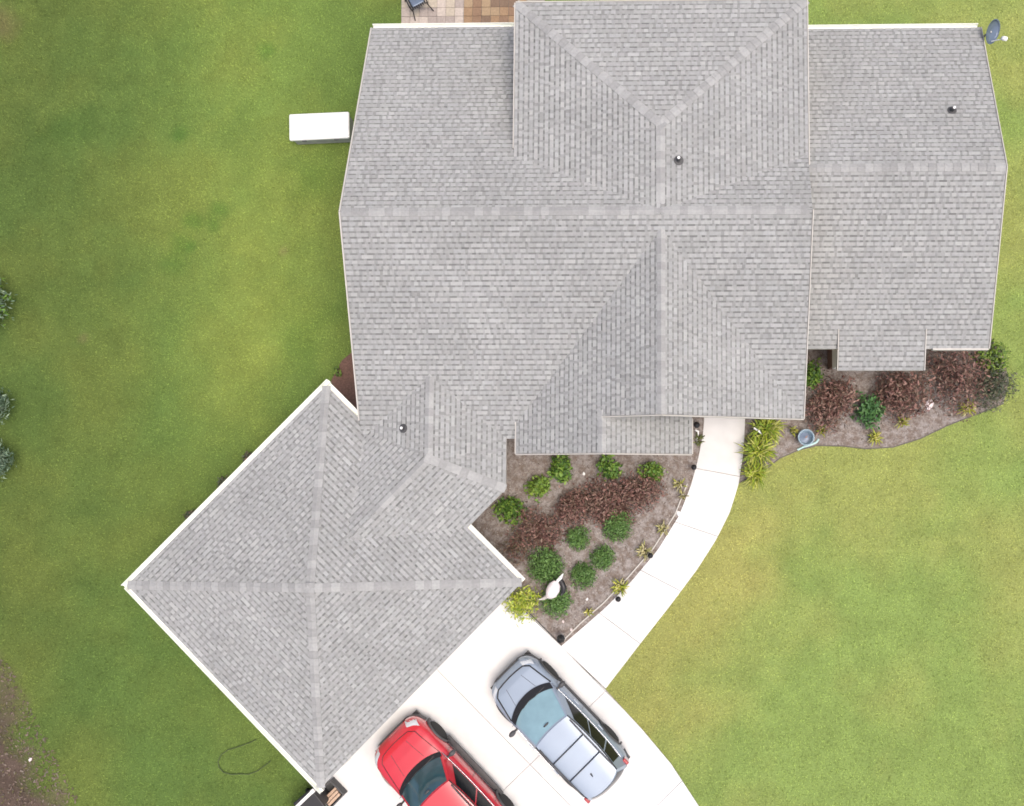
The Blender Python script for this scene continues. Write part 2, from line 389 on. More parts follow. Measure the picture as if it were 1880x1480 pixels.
tup=lambda L:[tuple(p) for p in L]
ROOF=[
 ('main_back', rect(Xl,Xr,Yr,yb), MBk), ('main_front', [(Xl,yf),(gx0+.3,yf),(gx0+.3,gy0+.05),(Xr,gy0+.05),(Xr,Yr),(Xl,Yr)], MFr),
 ('hip_left', [(hx0,hy),(hxm,hap),(hxm,Yr-.1),(hx0,Yr-.1+.0)], HL), ('hip_right', [(hx1,hy),(hxm,hap),(hxm,Yr-.1),(hx1,Yr+.2)], HR), ('hip_back', [(hx0,hy),(hx1,hy),(hxm,hap)], HB),
 ('gable_left', [(gx0,sy0),(sx,sy0),(sx,gy0),(gxm,gy0),(gxm,gyt+.5),(gx0,gyt+.5)], FL), ('gable_right', rect(gxm,gx1,gy0,gyt+.5), FR),
 ('porch_right', rect(sx,sx1,sy0,gy0+.6), SR_),
 ('wing_back', rect(Xr-.12,Xw,Yw,wyb), WB), ('wing_front', rect(Xr-.12,Xw,wyf,Yw), WF), ('bay', rect(bx0,bx1,by0,by1), BY),
 ('garage_0',[tuple(GC[0].xy),tuple(GC[1].xy),tuple(gcen.xy)],GP[0]),('garage_1',[tuple(GC[1].xy),tuple(GC[2].xy),tuple(gcen.xy)],GP[1]),
 ('garage_2',[tuple(GC[2].xy),tuple(GC[3].xy),tuple(gcen.xy)],GP[2]),('garage_3',[tuple(GC[3].xy),tuple(GC[0].xy),tuple(gcen.xy)],GP[3]),
 ('link_right',[(lx,lyt+.6),(lx,ly0),tuple(hc),(lxe,lyt+.6)],LRf), ('link_left',[(lx,lyt+.6),(lx,ly0),tuple(vc),(lx-hwid,lyt-.2)],LLf),
 ('conn_se',tup([P0,hc,hc+dsw*lenC*1.2,Ce]),CS), ('conn_nw',tup([P0,vc,Ce-nse*hwid*.98+dsw*.1,Ce]),CN)]
roof=MB()
def grad(fn): c=fn(0,0); return Vector((fn(1,0)-c, fn(0,1)-c))
for nm,poly,fn in ROOF:
    roof.prism(poly, lambda x,y,fn=fn: fn(x,y)-.16, lambda x,y,fn=fn: fn(x,y)-.004)
roof_o=hp(roof.obj('roof',M_soffit))
rp=lambda o:(setattr(o,'parent',roof_o), setattr(o,'matrix_parent_inverse',Matrix.Identity(4)), o)[2]

# shingles: laminated tabs laid in courses
EXPO=.145
def tone(hi):
    b=random.gauss(.333,.015) if hi else random.gauss(.292,.016)
    b+= random.choice([0,0,0,.018,-.015])
    return (b*random.uniform(.968,.988), b, b*random.uniform(.972,.995))
stuff=MB(); singles=[]
for nm,poly,fn in ROOF:
    g=grad(fn); gl=g.length; up=g/gl; uu=Vector((up.y,-up.x)); cth=1/math.sqrt(1+gl*gl); eh=EXPO*cth
    pu=[(p[0]*uu.x+p[1]*uu.y, p[0]*up.x+p[1]*up.y) for p in poly]
    smin=min(p[1] for p in pu)-.012; smax=max(p[1] for p in pu); u0=min(p[0] for p in pu); u1=max(p[0] for p in pu)
    # lets the eave course hang 1 cm over
    nrm=Vector((-g.x,-g.y,1)).normalized()
    k=0; s=smin
    def lift(u,q,t):
        x=u*uu.x+q*up.x; y=u*uu.y+q*up.y; return (x+nrm.x*t, y+nrm.y*t, fn(x,y)+nrm.z*t)
    while s<smax:
        s2=s+eh; sb=s2-.050*cth; u=u0-random.uniform(0,.25)
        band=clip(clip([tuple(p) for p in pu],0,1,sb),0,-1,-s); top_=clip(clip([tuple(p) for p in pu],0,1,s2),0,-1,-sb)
        if len(top_)>=3 and abs(area(top_))>2e-4:       # the dark shadow band of granules under the next course
            if area(top_)<0: top_=top_[::-1]
            ul=min(p[0] for p in top_); ur=max(p[0] for p in top_); uc=ul
            dk=False
            while uc<ur:
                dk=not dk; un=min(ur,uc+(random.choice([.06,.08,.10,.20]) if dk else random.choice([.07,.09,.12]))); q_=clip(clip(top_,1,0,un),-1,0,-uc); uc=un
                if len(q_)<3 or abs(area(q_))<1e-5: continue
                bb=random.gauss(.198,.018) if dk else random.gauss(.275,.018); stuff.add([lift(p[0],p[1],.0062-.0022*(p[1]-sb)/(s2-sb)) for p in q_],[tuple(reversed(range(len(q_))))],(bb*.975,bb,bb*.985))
        if len(band)>=3:
            hi=random.random()<.5
            while u<u1:
                wd=random.choice([.10,.12,.14,.17,.30]) if hi else random.choice([.06,.075,.09])
                r=clip(clip(band,1,0,u+wd),-1,0,-u)
                if len(r)>=3 and abs(area(r))>2e-4:
                    full=abs(abs(area(r))-wd*(sb-s))<1e-6
                    tl=.022 if hi else .012; tu=.006
                    if hi and full and nm in('main_front','main_back') and abs(s-smax)<eh*(8 if nm=='main_front' else 4) and len(singles)<300:
                        mx,my=(u+wd/2)*uu.x+(s+eh/2)*up.x,(u+wd/2)*uu.y+(s+eh/2)*up.y
                        if not any(f2(mx,my)>fn(mx,my)+.01 and inside(p2,np.array([mx]),np.array([my]))[0] for n2,p2,f2 in ROOF if n2!=nm) and abs(my-Yr)>.12:
                            singles.append((nm,u,wd,s,sb-s,uu.copy(),up.copy(),nrm.copy(),fn)); u+=wd; hi=not hi; continue
                    if area(r)<0: r=r[::-1]
                    rr=[]
                    for p in r:
                        if not rr or (abs(p[0]-rr[-1][0])+abs(p[1]-rr[-1][1])>1e-5): rr.append(p)
                    if len(rr)>1 and abs(rr[0][0]-rr[-1][0])+abs(rr[0][1]-rr[-1][1])<1e-5: rr.pop()
                    if len(rr)>=3:
                        n=len(rr); th=[tl+(tu-tl)*min(1,max(0,(p[1]-s)/(sb-s))) for p in rr]
                        top=[lift(p[0],p[1],t) for p,t in zip(rr,th)]; bot=[lift(p[0],p[1],-.003) for p in rr]
                        # map (u,s) orientation to world: uu x up is -z, so flip
                        fs=[tuple(reversed(range(n)))]+[(i,(i+1)%n,n+(i+1)%n,n+i) for i in range(n)]
                        stuff.add(top+bot,fs,tone(hi))
                u+=wd; hi=not hi
        s=s2; k+=1
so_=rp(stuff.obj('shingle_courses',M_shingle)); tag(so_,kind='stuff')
tabm=[]
for k in range(8):
    c=tone(True); tabm.append(MB().add([(0,0,.022),(1,0,.022),(1,1,.006),(0,1,.006),(0,0,-.003),(1,0,-.003),(1,1,-.003),(0,1,-.003)],[(0,1,2,3),(0,4,5,1),(1,5,6,2),(2,6,7,3),(3,7,4,0)],c).mesh('shingle'))
    tabm[-1].materials.append(M_shingle)
for (nm,u,wd,s,eh,uu,up,nrm,fn) in singles:
    o=rp(link('shingle',random.choice(tabm)))
    def pt3(a,b):
        x=a*uu.x+b*up.x; y=a*uu.y+b*up.y; return Vector((x,y,fn(x,y)))
    # right-handed frame: start at the far end in u
    p=pt3(u+wd,s); ex=(pt3(u,s)-p); ey=(pt3(u+wd,s+eh)-p)
    Mx=Matrix.Identity(4)
    for r_ in range(3): Mx[r_][0]=ex[r_]; Mx[r_][1]=ey[r_]; Mx[r_][2]=nrm[r_]; Mx[r_][3]=p[r_]
    o.matrix_local=Matrix.Translation((0,-0,0))@Mx

# ridge and hip caps, one by one
def caps(p0,p1,fa,fb,step=.215,wd=.122,skip0=0.,skip1=0.):
    p0=Vector(p0);p1=Vector(p1); d=(p1-p0); L=d.length; d.normalize()
    def wing(fn,sgn):
        g=grad(fn); n=Vector((-g.x,-g.y,1)).normalized(); v=d.cross(n).normalized()
        return v if v.z<0 or (abs(v.z)<1e-6) else -v
    wa=wing(fa,1); wb=wing(fb,-1); up=(-(wa+wb)); up=up.normalized() if up.length>1e-3 else Vector((0,0,1))
    ms=[]
    for q in range(4):
        b=(.350,.305,.365,.328)[q]; c=(b*.985,b,b*.985)
        lo,hi=.016,.034; ln=step*1.35
        vs=[wa*wd+up*lo,up*lo,wb*wd+up*lo, wa*wd+up*hi+d*ln,up*(hi+.004)+d*ln,wb*wd+up*hi+d*ln]
        vs+=[v-up*.012 for v in vs]
        m=MB().add(vs,[(0,1,4,3),(1,2,5,4),(3,4,10,9),(4,5,11,10),(0,3,9,6),(2,8,11,5),(0,6,7,1),(1,7,8,2),(6,9,10,7),(7,10,11,8)],c).mesh('ridge_cap'); m.materials.append(M_shingle); ms.append(m)
    t=skip0; kq=0
    while t<L-skip1-.1:
        kq+=1; o=rp(link('ridge_cap',ms[(kq*2+random.choice([0,0,1]))%4 if kq%3 else 1])); o.location=p0+d*t; t+=step*random.uniform(.92,1.08)
P3=lambda x,y,z:(x,y,z)
caps((Xl,Yr,zr),(Xr-.2,Yr,zr),MBk,MFr)
caps((hxm,Yr+.2,zr),(hxm,hap,zr),HL,HR)
caps((hx0,hy,hz),(hxm,hap,zr),HL,HB); caps((hx1,hy,hz),(hxm,hap,zr),HR,HB)
caps((gxm,gy0,gz),(gxm,gyt,gz),FL,FR); caps((sx,sy0,sz),(sx,gy0,sz),FL,SR_)
caps((Xw,Yw,zw),(Xr+.05,Yw,zw),WB,WF)
for k in range(4): caps(tuple(GC[k]),(gcen.x,gcen.y,gap),GP[k],GP[(k-1)%4])
caps((lx,ly0,lz),(lx,lyt,lz),LLf,LRf); caps((hc.x,hc.y,ze),(lx,ly0,lz),LRf,CS)
tC=(lz-ze)/gpitch; 
caps((lx,ly0,lz),(lx+dsw.x*lenC,ly0+dsw.y*lenC,lz),CN,CS,skip1=max(0,lenC-1.9))

# gutters
def gutter(p0,p1,out,wd=.135):
    p0=Vector(p0);p1=Vector(p1); d=(p1-p0).normalized(); o=Vector(out).normalized(); z=Vector((0,0,1))
    prof=[(0,-.02),(0,-.13),(.10,-.13),(.125,-.05),(wd,-.008),(wd-.014,-.008),(.112,-.05),(.092,-.115),(.012,-.115),(.012,-.02)]
    vs=[p+o*(a+.004)+z*b for p in(p0,p1) for a,b in prof]; n=len(prof)
    fs=[(i,(i+1)%n,n+(i+1)%n,n+i) for i in range(n)]+[tuple(range(n)),tuple(reversed(range(n,2*n)))]
    g=MB().add(vs,fs).obj('gutter',M_gutter); bm=bmesh.new(); bm.from_mesh(g.data); bmesh.ops.recalc_face_normals(bm,faces=bm.faces); bm.to_mesh(g.data); bm.free()
    return hp(g)
outv=lambda k:(math.cos(rot+math.pi/4+k*math.pi/2),math.sin(rot+math.pi/4+k*math.pi/2),0)
e_=.139; gutter(GC[1]+Vector(outv(0))*e_,GC[2]+Vector(outv(2))*e_,outv(1)); dz_=Vector((0,0,-.003)); gutter(GC[2]+dz_+Vector(outv(1))*.004,GC[3]+dz_+Vector(outv(3))*.1,outv(2))
xm=Xl+.02; tN=0
dNE=(GC[0]-GC[1]).normalized(); q=GC[1]; tt=(xm+.05-q.x)/dNE.x; gutter(q,q+dNE*tt,outv(0))
jn=hc+dsw*0; # junction of the connecting eave with the garage north-east eave
A=hc; Bv=dsw; n0=Vector(outv(0)[:2]); tj=((GC[0].xy-A).dot(n0))/(Bv.dot(n0)); J=A+Bv*tj
gutter(Vector((J.x,J.y,ze)),GC[0],outv(0))
gutter((Xl,yb,2.5),(hx0+.15,yb,2.5),(0,1,0)); gutter((Xr,wyb,wzE),(Xw-.05,wyb,wzE),(0,1,0))
# drip edges on the rakes
def rake(p0,p1,m=M_trim,w_=.045):
    p0=Vector(p0);p1=Vector(p1); d=(p1-p0).normalized(); o=d.cross(Vector((0,0,1))).normalized(); up=o.cross(d).normalized()
    if up.z<0: up=-up
    vs=[p+o*a+up*b for p in(p0,p1) for a,b in((-w_/2,-.17),(w_/2,-.17),(w_/2,.028),(-w_/2,.028))]
    return hp(MB().add(vs,[(0,1,5,4),(1,2,6,5),(2,3,7,6),(3,0,4,7),(0,3,2,1),(4,5,6,7)]).obj('rake_trim',m))
rake((Xl-.024,Yr,zr),(Xl-.024,yb,2.5),M_soffit,.036)
rake((Xl-.024,Yr,zr),(Xl-.024,yf+.5,MFr(0,yf+.5)),M_soffit,.036)
rake((Xr+.024,Yr,zr),(Xr+.024,gy0,MFr(0,gy0)),M_soffit,.026)
rake((Xw+.024,Yw,zw),(Xw+.024,wyb,wzE),M_soffit,.026)
rake((Xw+.024,Yw,zw),(Xw+.024,wyf,wzE),M_soffit,.026)
rake((gxm,gy0-.024,gz),(gx1,gy0-.024,FR(gx1,0)),M_soffit,.026)
rake((gxm,gy0-.024,gz),(sx,gy0-.024,sz),M_soffit,.026)
rake((sx,sy0-.024,sz),(gx0,sy0-.024,FL(gx0,0)),M_soffit,.026)
rake((sx,sy0-.024,sz),(sx1,sy0-.024,SR_(sx1,0)),M_soffit,.026)
rake((gx0-.024,sy0,FL(gx0,0)),(gx0-.024,gy0+.3,FL(gx0,0)),M_soffit,.026)
rake((sx1+.024,sy0,SR_(sx1,0)),(sx1+.024,gy0,SR_(sx1,0)),M_soffit,.026)
rake((hx0-.024,hy,hz),(hx0-.024,Yr+1.9,hz),M_soffit,.026)
rake((hx0,hy+.024,hz),(hx1,hy+.024,hz),M_soffit,.026)
rake((hx1+.024,hy,hz),(hx1+.024,Yr+1.4,hz),M_soffit,.026)
rake((bx0-.024,by1,bz1),(bx0-.024,by0,BY(0,by0)),M_soffit,.026)
rake((bx1+.024,by1,bz1),(bx1+.024,by0,BY(0,by0)),M_soffit,.026)
rake((bx1+.25,wyf-.02,wzE),(Xw,wyf-.02,wzE),M_soffit,.05)
# walls
def wallp(poly,z1,m=M_wall,name='wall',z0=-.05): return hp(MB().prism(poly,z0,z1).obj(name,m))
def gable_wall(x0,x1,y0,y1,yr,z_e,z_r,m=M_wall):
    vs=[(x,y,z) for x in(x0,x1) for y,z in((y0,-.05),(y1,-.05),(y1,z_e),(yr,z_r),(y0,z_e))]
    return hp(MB().add(vs,[(4,3,2,1,0),(5,6,7,8,9),(0,1,6,5),(1,2,7,6),(2,3,8,7),(3,4,9,8),(4,0,5,9)]).obj('wall',m))
gable_wall(Xl+.35,gx0+.45,yf+.45,yb-.45,Yr,2.42,zr-.28); gable_wall(gx0+.455,Xr-.25,gy0+.75,yb-.45,Yr,2.42,zr-.28)
wallp(rect(hx0+.4,hx1-.4,Yr,hy-.45),hz-.1)
wallp(rect(gx0+.4,gxm+.6,gy0+.35,Yr-2),2.4); wallp(rect(gx0+.4,sx1-.4,sy0+.4,gy0+1),2.55); wallp(rect(gx1-1.0,gx1-.4,gy0+.4,Yr-2),2.4)
gable_wall(Xr-.3,Xw-.35,wyf+.4,wyb-.4,Yw,wzE-.15,zw-.3)
wallp(rect(lx-hwid*.7,lxe-.4,ly0-.3,lyt),2.45)
gi=[tuple(gcen.xy+(p.xy-gcen.xy)*((rad-.62)/rad)) for p in GC]; wallp(gi,2.45)
ci=[P0+nse*(hwid-.4),P0+nse*(hwid-.4)+dsw*lenC,P0-nse*(hwid-.4)+dsw*lenC,P0-nse*(hwid-.4)]; wallp(tup(ci),2.44)
# bay below its own roof: brick skirt and a white upper box
wallp(rect(bx0+.10,bx1-.25,by0+.28,wyf+.6),1.2,M_brick); hp(MB().box(bx0+.03,bx1-.12,by0+.16,wyf+.42,1.25,BY(0,by0)-.17).obj('bay_box',M_trim))
# porch column by the entry, front door, windows, garage doors
wd_=empty('x'); bpy.data.objects.remove(wd_)
def window(c,nrm,w_,h,name='window'):
    nrm=Vector(nrm).normalized(); t=Vector((-nrm.y,nrm.x,0)); Mx=Matrix.Identity(4)
    for r_ in range(3): Mx[r_][0]=t[r_]; Mx[r_][1]=nrm[r_]; Mx[r_][2]=(0,0,1)[r_]
    Mx.translation=Vector(c)
    f=MB()
    for a in((-w_/2-.06,-w_/2,-h/2-.06,h/2+.06),(w_/2,w_/2+.06,-h/2-.06,h/2+.06),(-w_/2,w_/2,-h/2-.06,-h/2),(-w_/2,w_/2,h/2,h/2+.06),(-.02,.02,-h/2,h/2)): f.box(a[0],a[1],0.002,.05,a[2],a[3],Mx)
    fo=hp(f.obj(name,M_trim)); p=MB().box(-w_/2+.001,w_/2-.001,.004,.02,-h/2+.001,h/2-.001,Mx).obj('pane',M_glass); p.parent=fo; p.matrix_parent_inverse=Matrix.Identity(4)
for yy in(Yr-3,Yr+2.6): window((Xl+.35,yy,1.4),(-1,0,0),1.2,1.2)
for xx in(Xl+2,Xl+4): window((xx,yb-.45,1.4),(0,1,0),1.2,1.3)
for xx in(Xr+1.2,Xw-1.4): window((xx,wyb-.4,1.4),(0,1,0),1.2,1.2)
window((Xw-1.1,wyf+.4,1.4),(0,-1,0),1.1,1.2); window(((bx0+bx1)/2,by0+.16,1.75),(0,-1,0),1.5,.75); window((sx,sy0+.4,1.4),(0,-1,0),1.8,1.3); window((Xw-.35,Yw,1.4),(1,0,0),1.1,1.1)
for a in(-1,1):
    nv=Vector(outv(3)); tv=Vector((-nv.y,nv.x,0)); dd=(rad-.62)*math.sqrt(.5); c=gcen.xy.to_3d()+nv*dd+tv*a*1.45*1.0
    Mx=Matrix.Identity(4)
    for r_ in range(3): Mx[r_][0]=tv[r_]; Mx[r_][1]=nv[r_]; Mx[r_][2]=(0,0,1)[r_]
    Mx.translation=(c.x,c.y,0)
    g=MB()
    for k in range(4): g.box(-1.22,1.22,.003,.045,.05+k*.52,.05+k*.52+.505,Mx)
    hp(g.obj('garage_door',M_trim))
fd=hp(MB().box(gxm+1.3,gxm+2.25,gy0+.69,gy0+.746,.05,2.1).obj('front_door',M_brick))
# vent pipes
for (px,py,fn) in((1246,291,HR),(1751,199,WB),(738,786,LLf)):
    z=3.3
    for _ in range(6): q=U(px,py,z+.18); z=fn(q.x,q.y)
    v=hp(MB().tube([(q.x,q.y,z-.05),(q.x,q.y,z+.24)],.05,12).obj('vent_pipe',M_dgrey))
    c=MB().lathe([(.035,.235),(.038,.262),(.02,.268)],12,(q.x,q.y,z)).obj('pipe_cap',M_white); c.parent=v
    gq=grad(fn); n=Vector((-gq.x,-gq.y,1)).normalized(); fl=MB().lathe([(.13,.022),(.125,.032),(.062,.04),(.06,.09)],16,M=Matrix.Translation((q.x,q.y,z))@n.to_track_quat('Z','Y').to_matrix().to_4x4()).obj('flashing',M_dgrey); fl.parent=v
# downspout at the bay and at the garage corner
hp(MB().box(GC[3].x-.05,GC[3].x+.05,GC[3].y+.10,GC[3].y+.17,.1,2.5).obj('downspout',M_gutter))

# ------------------------------------------------------------------ cars
def make_suv(name, front, rear, label, paint, wglass, P):
    """front/rear: ground points of the two bumpers; local +x is forward"""
    L,W=P['L'],P['W']; d=(front-rear).xy.normalized(); mid=front.xy-d*L/2
    root=empty(name,(mid.x,mid.y,.048),math.atan2(d.y,d.x)); tag(root,label,'car')
    hL=L/2; hw=W/2
    T=P['stations']     # (x from nose, half-width factor, top z)
    tx=[t[0] for t in T]; tw=[t[1] for t in T]; tz=[t[2] for t in T]
    wf=lambda x: float(np.interp(hL-x,tx,tw))*hw
    zt=lambda x: float(np.interp(hL-x,tx,tz))
    prof=[(0,0),(.35,-.004),(.62,-.016),(.80,-.040),(.90,-.075),(.965,-.14),(1.0,-.27),(1.0,-.48),(.985,-.62),(.95,-.76),(.86,-.80)]
    def top(x,y):
        f=min(1,abs(y)/wf(x)); return zt(x)+float(np.interp(f,[p[0] for p in prof[:7]],[p[1] for p in prof[:7]]))
    b=MB(); xs=sorted(set([hL-v for v in tx]+[hL-L*k/30 for k in range(1,30)]),reverse=True); vs=[]; fs=[]; n=2*len(prof)-1
    for x in xs:
        h,z=wf(x),zt(x); row=[]
        for i,(f,dz) in enumerate(prof):
            zz=z+dz*(1 if z>.9 else (z-.24)/.8); zz=max(zz,.24+.02*(len(prof)-1-i)); row.append((x,f*h,zz))
        vs+= [(p[0],-p[1],p[2]) for p in reversed(row)][:-1]+row
    for i in range(len(xs)-1):
        for k in range(n-1): fs.append((i*n+k,i*n+k+1,(i+1)*n+k+1,(i+1)*n+k))
        fs.append((i*n+n-1,i*n,(i+1)*n,(i+1)*n+n-1))
    fs.append(tuple(reversed(range(n)))); fs.append(tuple((len(xs)-1)*n+k for k in range(n)))
    b.add(vs,fs); bo=b.obj('body',paint,root,True); bm=bmesh.new(); bm.from_mesh(bo.data); bmesh.ops.recalc_face_normals(bm,faces=bm.faces); bm.to_mesh(bo.data); bm.free(); bo.data.shade_smooth()
    sm=bo.modifiers.new('s','SUBSURF'); sm.levels=1; sm.render_levels=1
    # greenhouse surfaces
    z0,z1=P['belt'],P['H']; fx0,fx1=P['cowl'],P['roof_front']; rx0,rx1=P['rear0'],P['rear1']; h0,h1=P['gw0'],P['gw1']; b0,b1=P['bulge'],.06
    lerp=lambda a,c,v:a+(c-a)*v
    zz=lambda v: lerp(z0,z1,v)
    hwv=lambda v: lerp(h0,h1,v**1.15)
    fxv=lambda v: lerp(fx0,fx1,v); rxv=lambda v: lerp(rx0,rx1,v); bl=lambda v: lerp(b0,b1,v)
    WS=lambda a,v:(fxv(v)+bl(v)*(1-abs(a)**2.2), a*hwv(v)*tp(0), zz(v)+.03*math.sin(math.pi*v)*(1-a*a))
    tp=lambda c:(1+.035*math.sin(math.pi*min(1,c*1.1)))*(1-.11*c**6)*(1-.03*(1-c)**8)
    SD=lambda sg,c,v:(lerp(fxv(v),rxv(v),c), sg*hwv(v)*tp(c), zz(v))
    RW=lambda a,v:(rxv(v)-.15*(1-abs(a)**2.6)-.02*math.sin(math.pi*v)*(1-a*a), a*hwv(v)*tp(1), zz(v))
    RF=lambda a,c:(lerp(fx1+b1*(1-abs(a)**2.2),rx1-.15*(1-abs(a)**2.6),c), a*h1*tp(c), z1+.045*(1-a**4)*math.sin(math.pi*(.12+.76*c))**.5)
    g=MB()
    g.grid(lambda u,v:WS(1-2*u,v),14,8); g.grid(lambda u,v:SD(1,1-u,v),16,8); g.grid(lambda u,v:SD(-1,u,v),16,8); g.grid(lambda u,v:RW(2*u-1,v),12,8)
    g.obj('cabin',paint,root,True)
    r=MB(); r.grid(lambda u,v:RF(1-2*u,v),16,18); r.obj('roof_panel',paint,root,True)
    ws=MB().grid(lambda u,v:tuple(np.array(WS((1-2*u)*.93,.03+.93*v))+np.array((.010,0,.012))),14,8).obj('windshield',wglass,root,True)
    # black frit / cowl band at the foot of the windshield
    MB().grid(lambda u,v:tuple(np.array(WS((1-2*u)*.985,-.01+P['frit']*v))+np.array((.014+.03*(1-v),0,.017))),14,3).obj('cowl',M_black,root,True)
    for s in(-1,1):
        w_=MB().tube([tuple(np.array(WS(s*.75-.0,.05))+np.array((.02,0,.03))),tuple(np.array(WS(s*.30,.16))+np.array((.02,0,.03))),tuple(np.array(WS(-s*.02,.14))+np.array((.02,0,.03)))],.010,6).obj('wiper',M_black,ws); 
    for sg in(1,-1):
        for c0,c1 in P['side_glass']:
            MB().grid(lambda u,v:tuple(np.array(SD(sg,c0+(c1-c0)*u,.10+.78*v))+np.array((0,.006*sg,.002))),8,5).obj('side_window',M_glassB,root,True)
    MB().grid(lambda u,v:tuple(np.array(RW((2*u-1)*.86,.12+.72*v))+np.array((-.010,0,.004))),8,5).obj('rear_window',M_glassB,root,True)
    # hood cut lines
    def seam(pts,rr=.009,m=M_black,nm='hood_seam'):
        P_=[]
        for i in range(len(pts)-1):
            for k in range(8):
                x=pts[i][0]+(pts[i+1][0]-pts[i][0])*k/8; y=pts[i][1]+(pts[i+1][1]-pts[i][1])*k/8; P_.append((x,y,top(x,y)+.003))
        x,y=pts[-1]; P_.append((x,y,top(x,y)+.003)); return MB().tube(P_,rr,6).obj(nm,m,root,True)
    for sg in(1,-1):
        seam([(P['hood_f'],sg*.50),(P['hood_f']-.14,sg*.66),(fx0+.05,sg*.80)],P['seam_r'])
        seam([(P['hood_f']-.15,sg*.30),(fx0+.28,sg*.40)],.0055,paint if P.get('crease_paint') else M_dgrey,'hood_crease')
    seam([(P['hood_f'],-.50),(P['hood_f']+.03,-.25),(P['hood_f']+.04,0),(P['hood_f']+.03,.25),(P['hood_f'],.50)],P['seam_r'])
    # bumpers, grille, lights
    def wrap(x0,x1,za,zb,off,y0=0.,y1=1.):
        def fn(u,v):
            pass
    def bumper(sign,za,zb,m,nm,off=.012,ymax=1.0):
        g=MB(); ks=[-1+2*k/24 for k in range(25)]; vs=[];fs=[]
        for a in ks:
            y=a*hw*.96*ymax; 
            # outline x where half-width equals |y|
            xx=[hL-L*t/400 for t in range(0,90)] if sign>0 else [-hL+L*t/400 for t in range(0,90)]
            best=next((x for x in xx if wf(x)>=abs(y)),xx[-1])
            nx_=sign*math.cos(a*1.1); ny_=math.sin(a*1.1)
            vs+= [(best+nx_*off,y+ny_*off,za),(best+nx_*(off+.012),y+ny_*(off+.012),(za+zb)/2),(best+nx_*off,y+ny_*off,zb),(best-nx_*.06,y-ny_*.06,zb+.012)]
        for i in range(24):
            for k in range(3): fs.append((i*4+k,i*4+k+1,(i+1)*4+k+1,(i+1)*4+k))
        g.add(vs,fs); return g.obj(nm,m,root,True)
    bumper(1,.28,.50,P['bump_m'],'front_bumper'); bumper(-1,.30,.56,M_dgrey,'rear_bumper'); bumper(1,.53,.66,M_dgrey,'grille',.010,.55)
    for sg in(1,-1):
        def hl(u,v):
            y=sg*(.52+.30*u)*(W/1.87); xx=next((hL-L*t/400 for t in range(0,120) if wf(hL-L*t/400)>=abs(y)),0); x=xx-.02-.20*v
            return (x,y*(1+.0*v),top(x,y)+.008)
        MB().grid(hl,6,5).obj('headlight',M_lamp,root,True)
        bevel(MB().box(-hL+.10,-hL+.30,sg*hw*.865-.05,sg*hw*.865+.05,.80,1.09).obj('tail_light',M_tail,root),.03); 
        # mirrors
        mx=fx0-.22; mm=MB().lathe([(.02,-.10),(.085,-.085),(.10,0),(.085,.07),(.03,.095)],12,M=Matrix.Translation((mx,sg*(hw+.10),z0+.06))@Matrix.Diagonal((.75,1.25,.9,1))).obj('door_mirror',P['mirror_m'],root,True)
        MB().box(mx-.03,mx+.03,min(sg*(hw-.10),sg*(hw+.05)),max(sg*(hw-.10),sg*(hw+.05)),z0-.01,z0+.04).obj('mirror_stalk',M_black,mm)
        # door handles, sill
        for hx in(P['handles']): MB().box(hx-.10,hx+.10,sg*hw-.004 if sg>0 else -hw-.022,sg*hw+.022 if sg>0 else -hw+.004,z0-.17,z0-.14).obj('door_handle',paint,root)
        sill=MB().box(-hL+1.25,hL-1.25,sg*hw-.05 if sg>0 else -hw-P['step'],sg*hw+P['step'] if sg>0 else -hw+.05,.24,.33).obj('side_sill',M_dgrey,root); bevel(sill,.015)
        # belt moulding
        MB().tube([SD(sg,c/10,.02)[:1]+(SD(sg,c/10,.02)[1]+.012*sg,SD(sg,c/10,.02)[2]) for c in range(0,11)],.011,6).obj('belt_moulding',M_chrome,root,True)
        # wheels
        for wx in(hL-P['wf'],-hL+P['wr']):
            Mx=Matrix.Translation((wx,sg*(hw-.115),.35))@Matrix.Rotation(R(90)*-sg,4,'X')
            ty=MB().lathe([(.22,-.12),(.33,-.12),(.36,-.09),(.365,0),(.36,.09),(.33,.125),(.24,.128)],28,M=Mx).obj('wheel',M_rubber,root,True)
            rm=MB().lathe([(.02,.10),(.10,.112),(.235,.12),(.24,.10)],20,M=Mx).obj('rim',M_chrome,ty)
            ar=MB().tube([(wx+.43*math.cos(t),sg*(hw+.004),.37+.43*math.sin(t)) for t in [R(-8+196*k/16) for k in range(17)]],P['arch_r'],8).obj('wheel_arch',P['arch_m'],root,True)
    for sg in(1,-1):
        MB().tube([(SD(sg,c/12,.985)[0],SD(sg,c/12,.985)[1]+.006*sg,SD(sg,c/12,.985)[2]+.004) for c in range(0,13)],.018,6).obj('roof_moulding',M_black,root,True)
        for hx in P['doors']: MB().tube([(hx,sg*(wf(hx)+.002),z0-.10),(hx,sg*(wf(hx)+.002),.42)],.006,4).obj('door_gap',M_black,root)
    MB().lathe([(.01,-.02),(.045,-.012),(.05,.008),(.01,.02)],12,M=Matrix.Translation(Vector(WS(0,.86))+Vector((.03,0,.025)))@Matrix.Diagonal((.6,2.0,.5,1))).obj('mirror_mount',M_dgrey,ws,True)
    # roof rails and bars
    if P['rails']:
        for sg in(1,-1):
            pts=[(lerp(fx1-.12,rx1+.12,k/10),sg*(h1-.035),z1+.03+.05*math.sin(math.pi*k/10)**.4) for k in range(11)]
            MB().tube(pts,.023,8).obj('roof_rail',P['rail_m'],root,True)
        for c in P['bars']:
            x=lerp(fx1,rx1,c); MB().tube([(x,-h1+.03,z1+.065),(x,0,z1+.085),(x,h1-.03,z1+.065)],.017,8).obj('roof_bar',M_black,root,True)
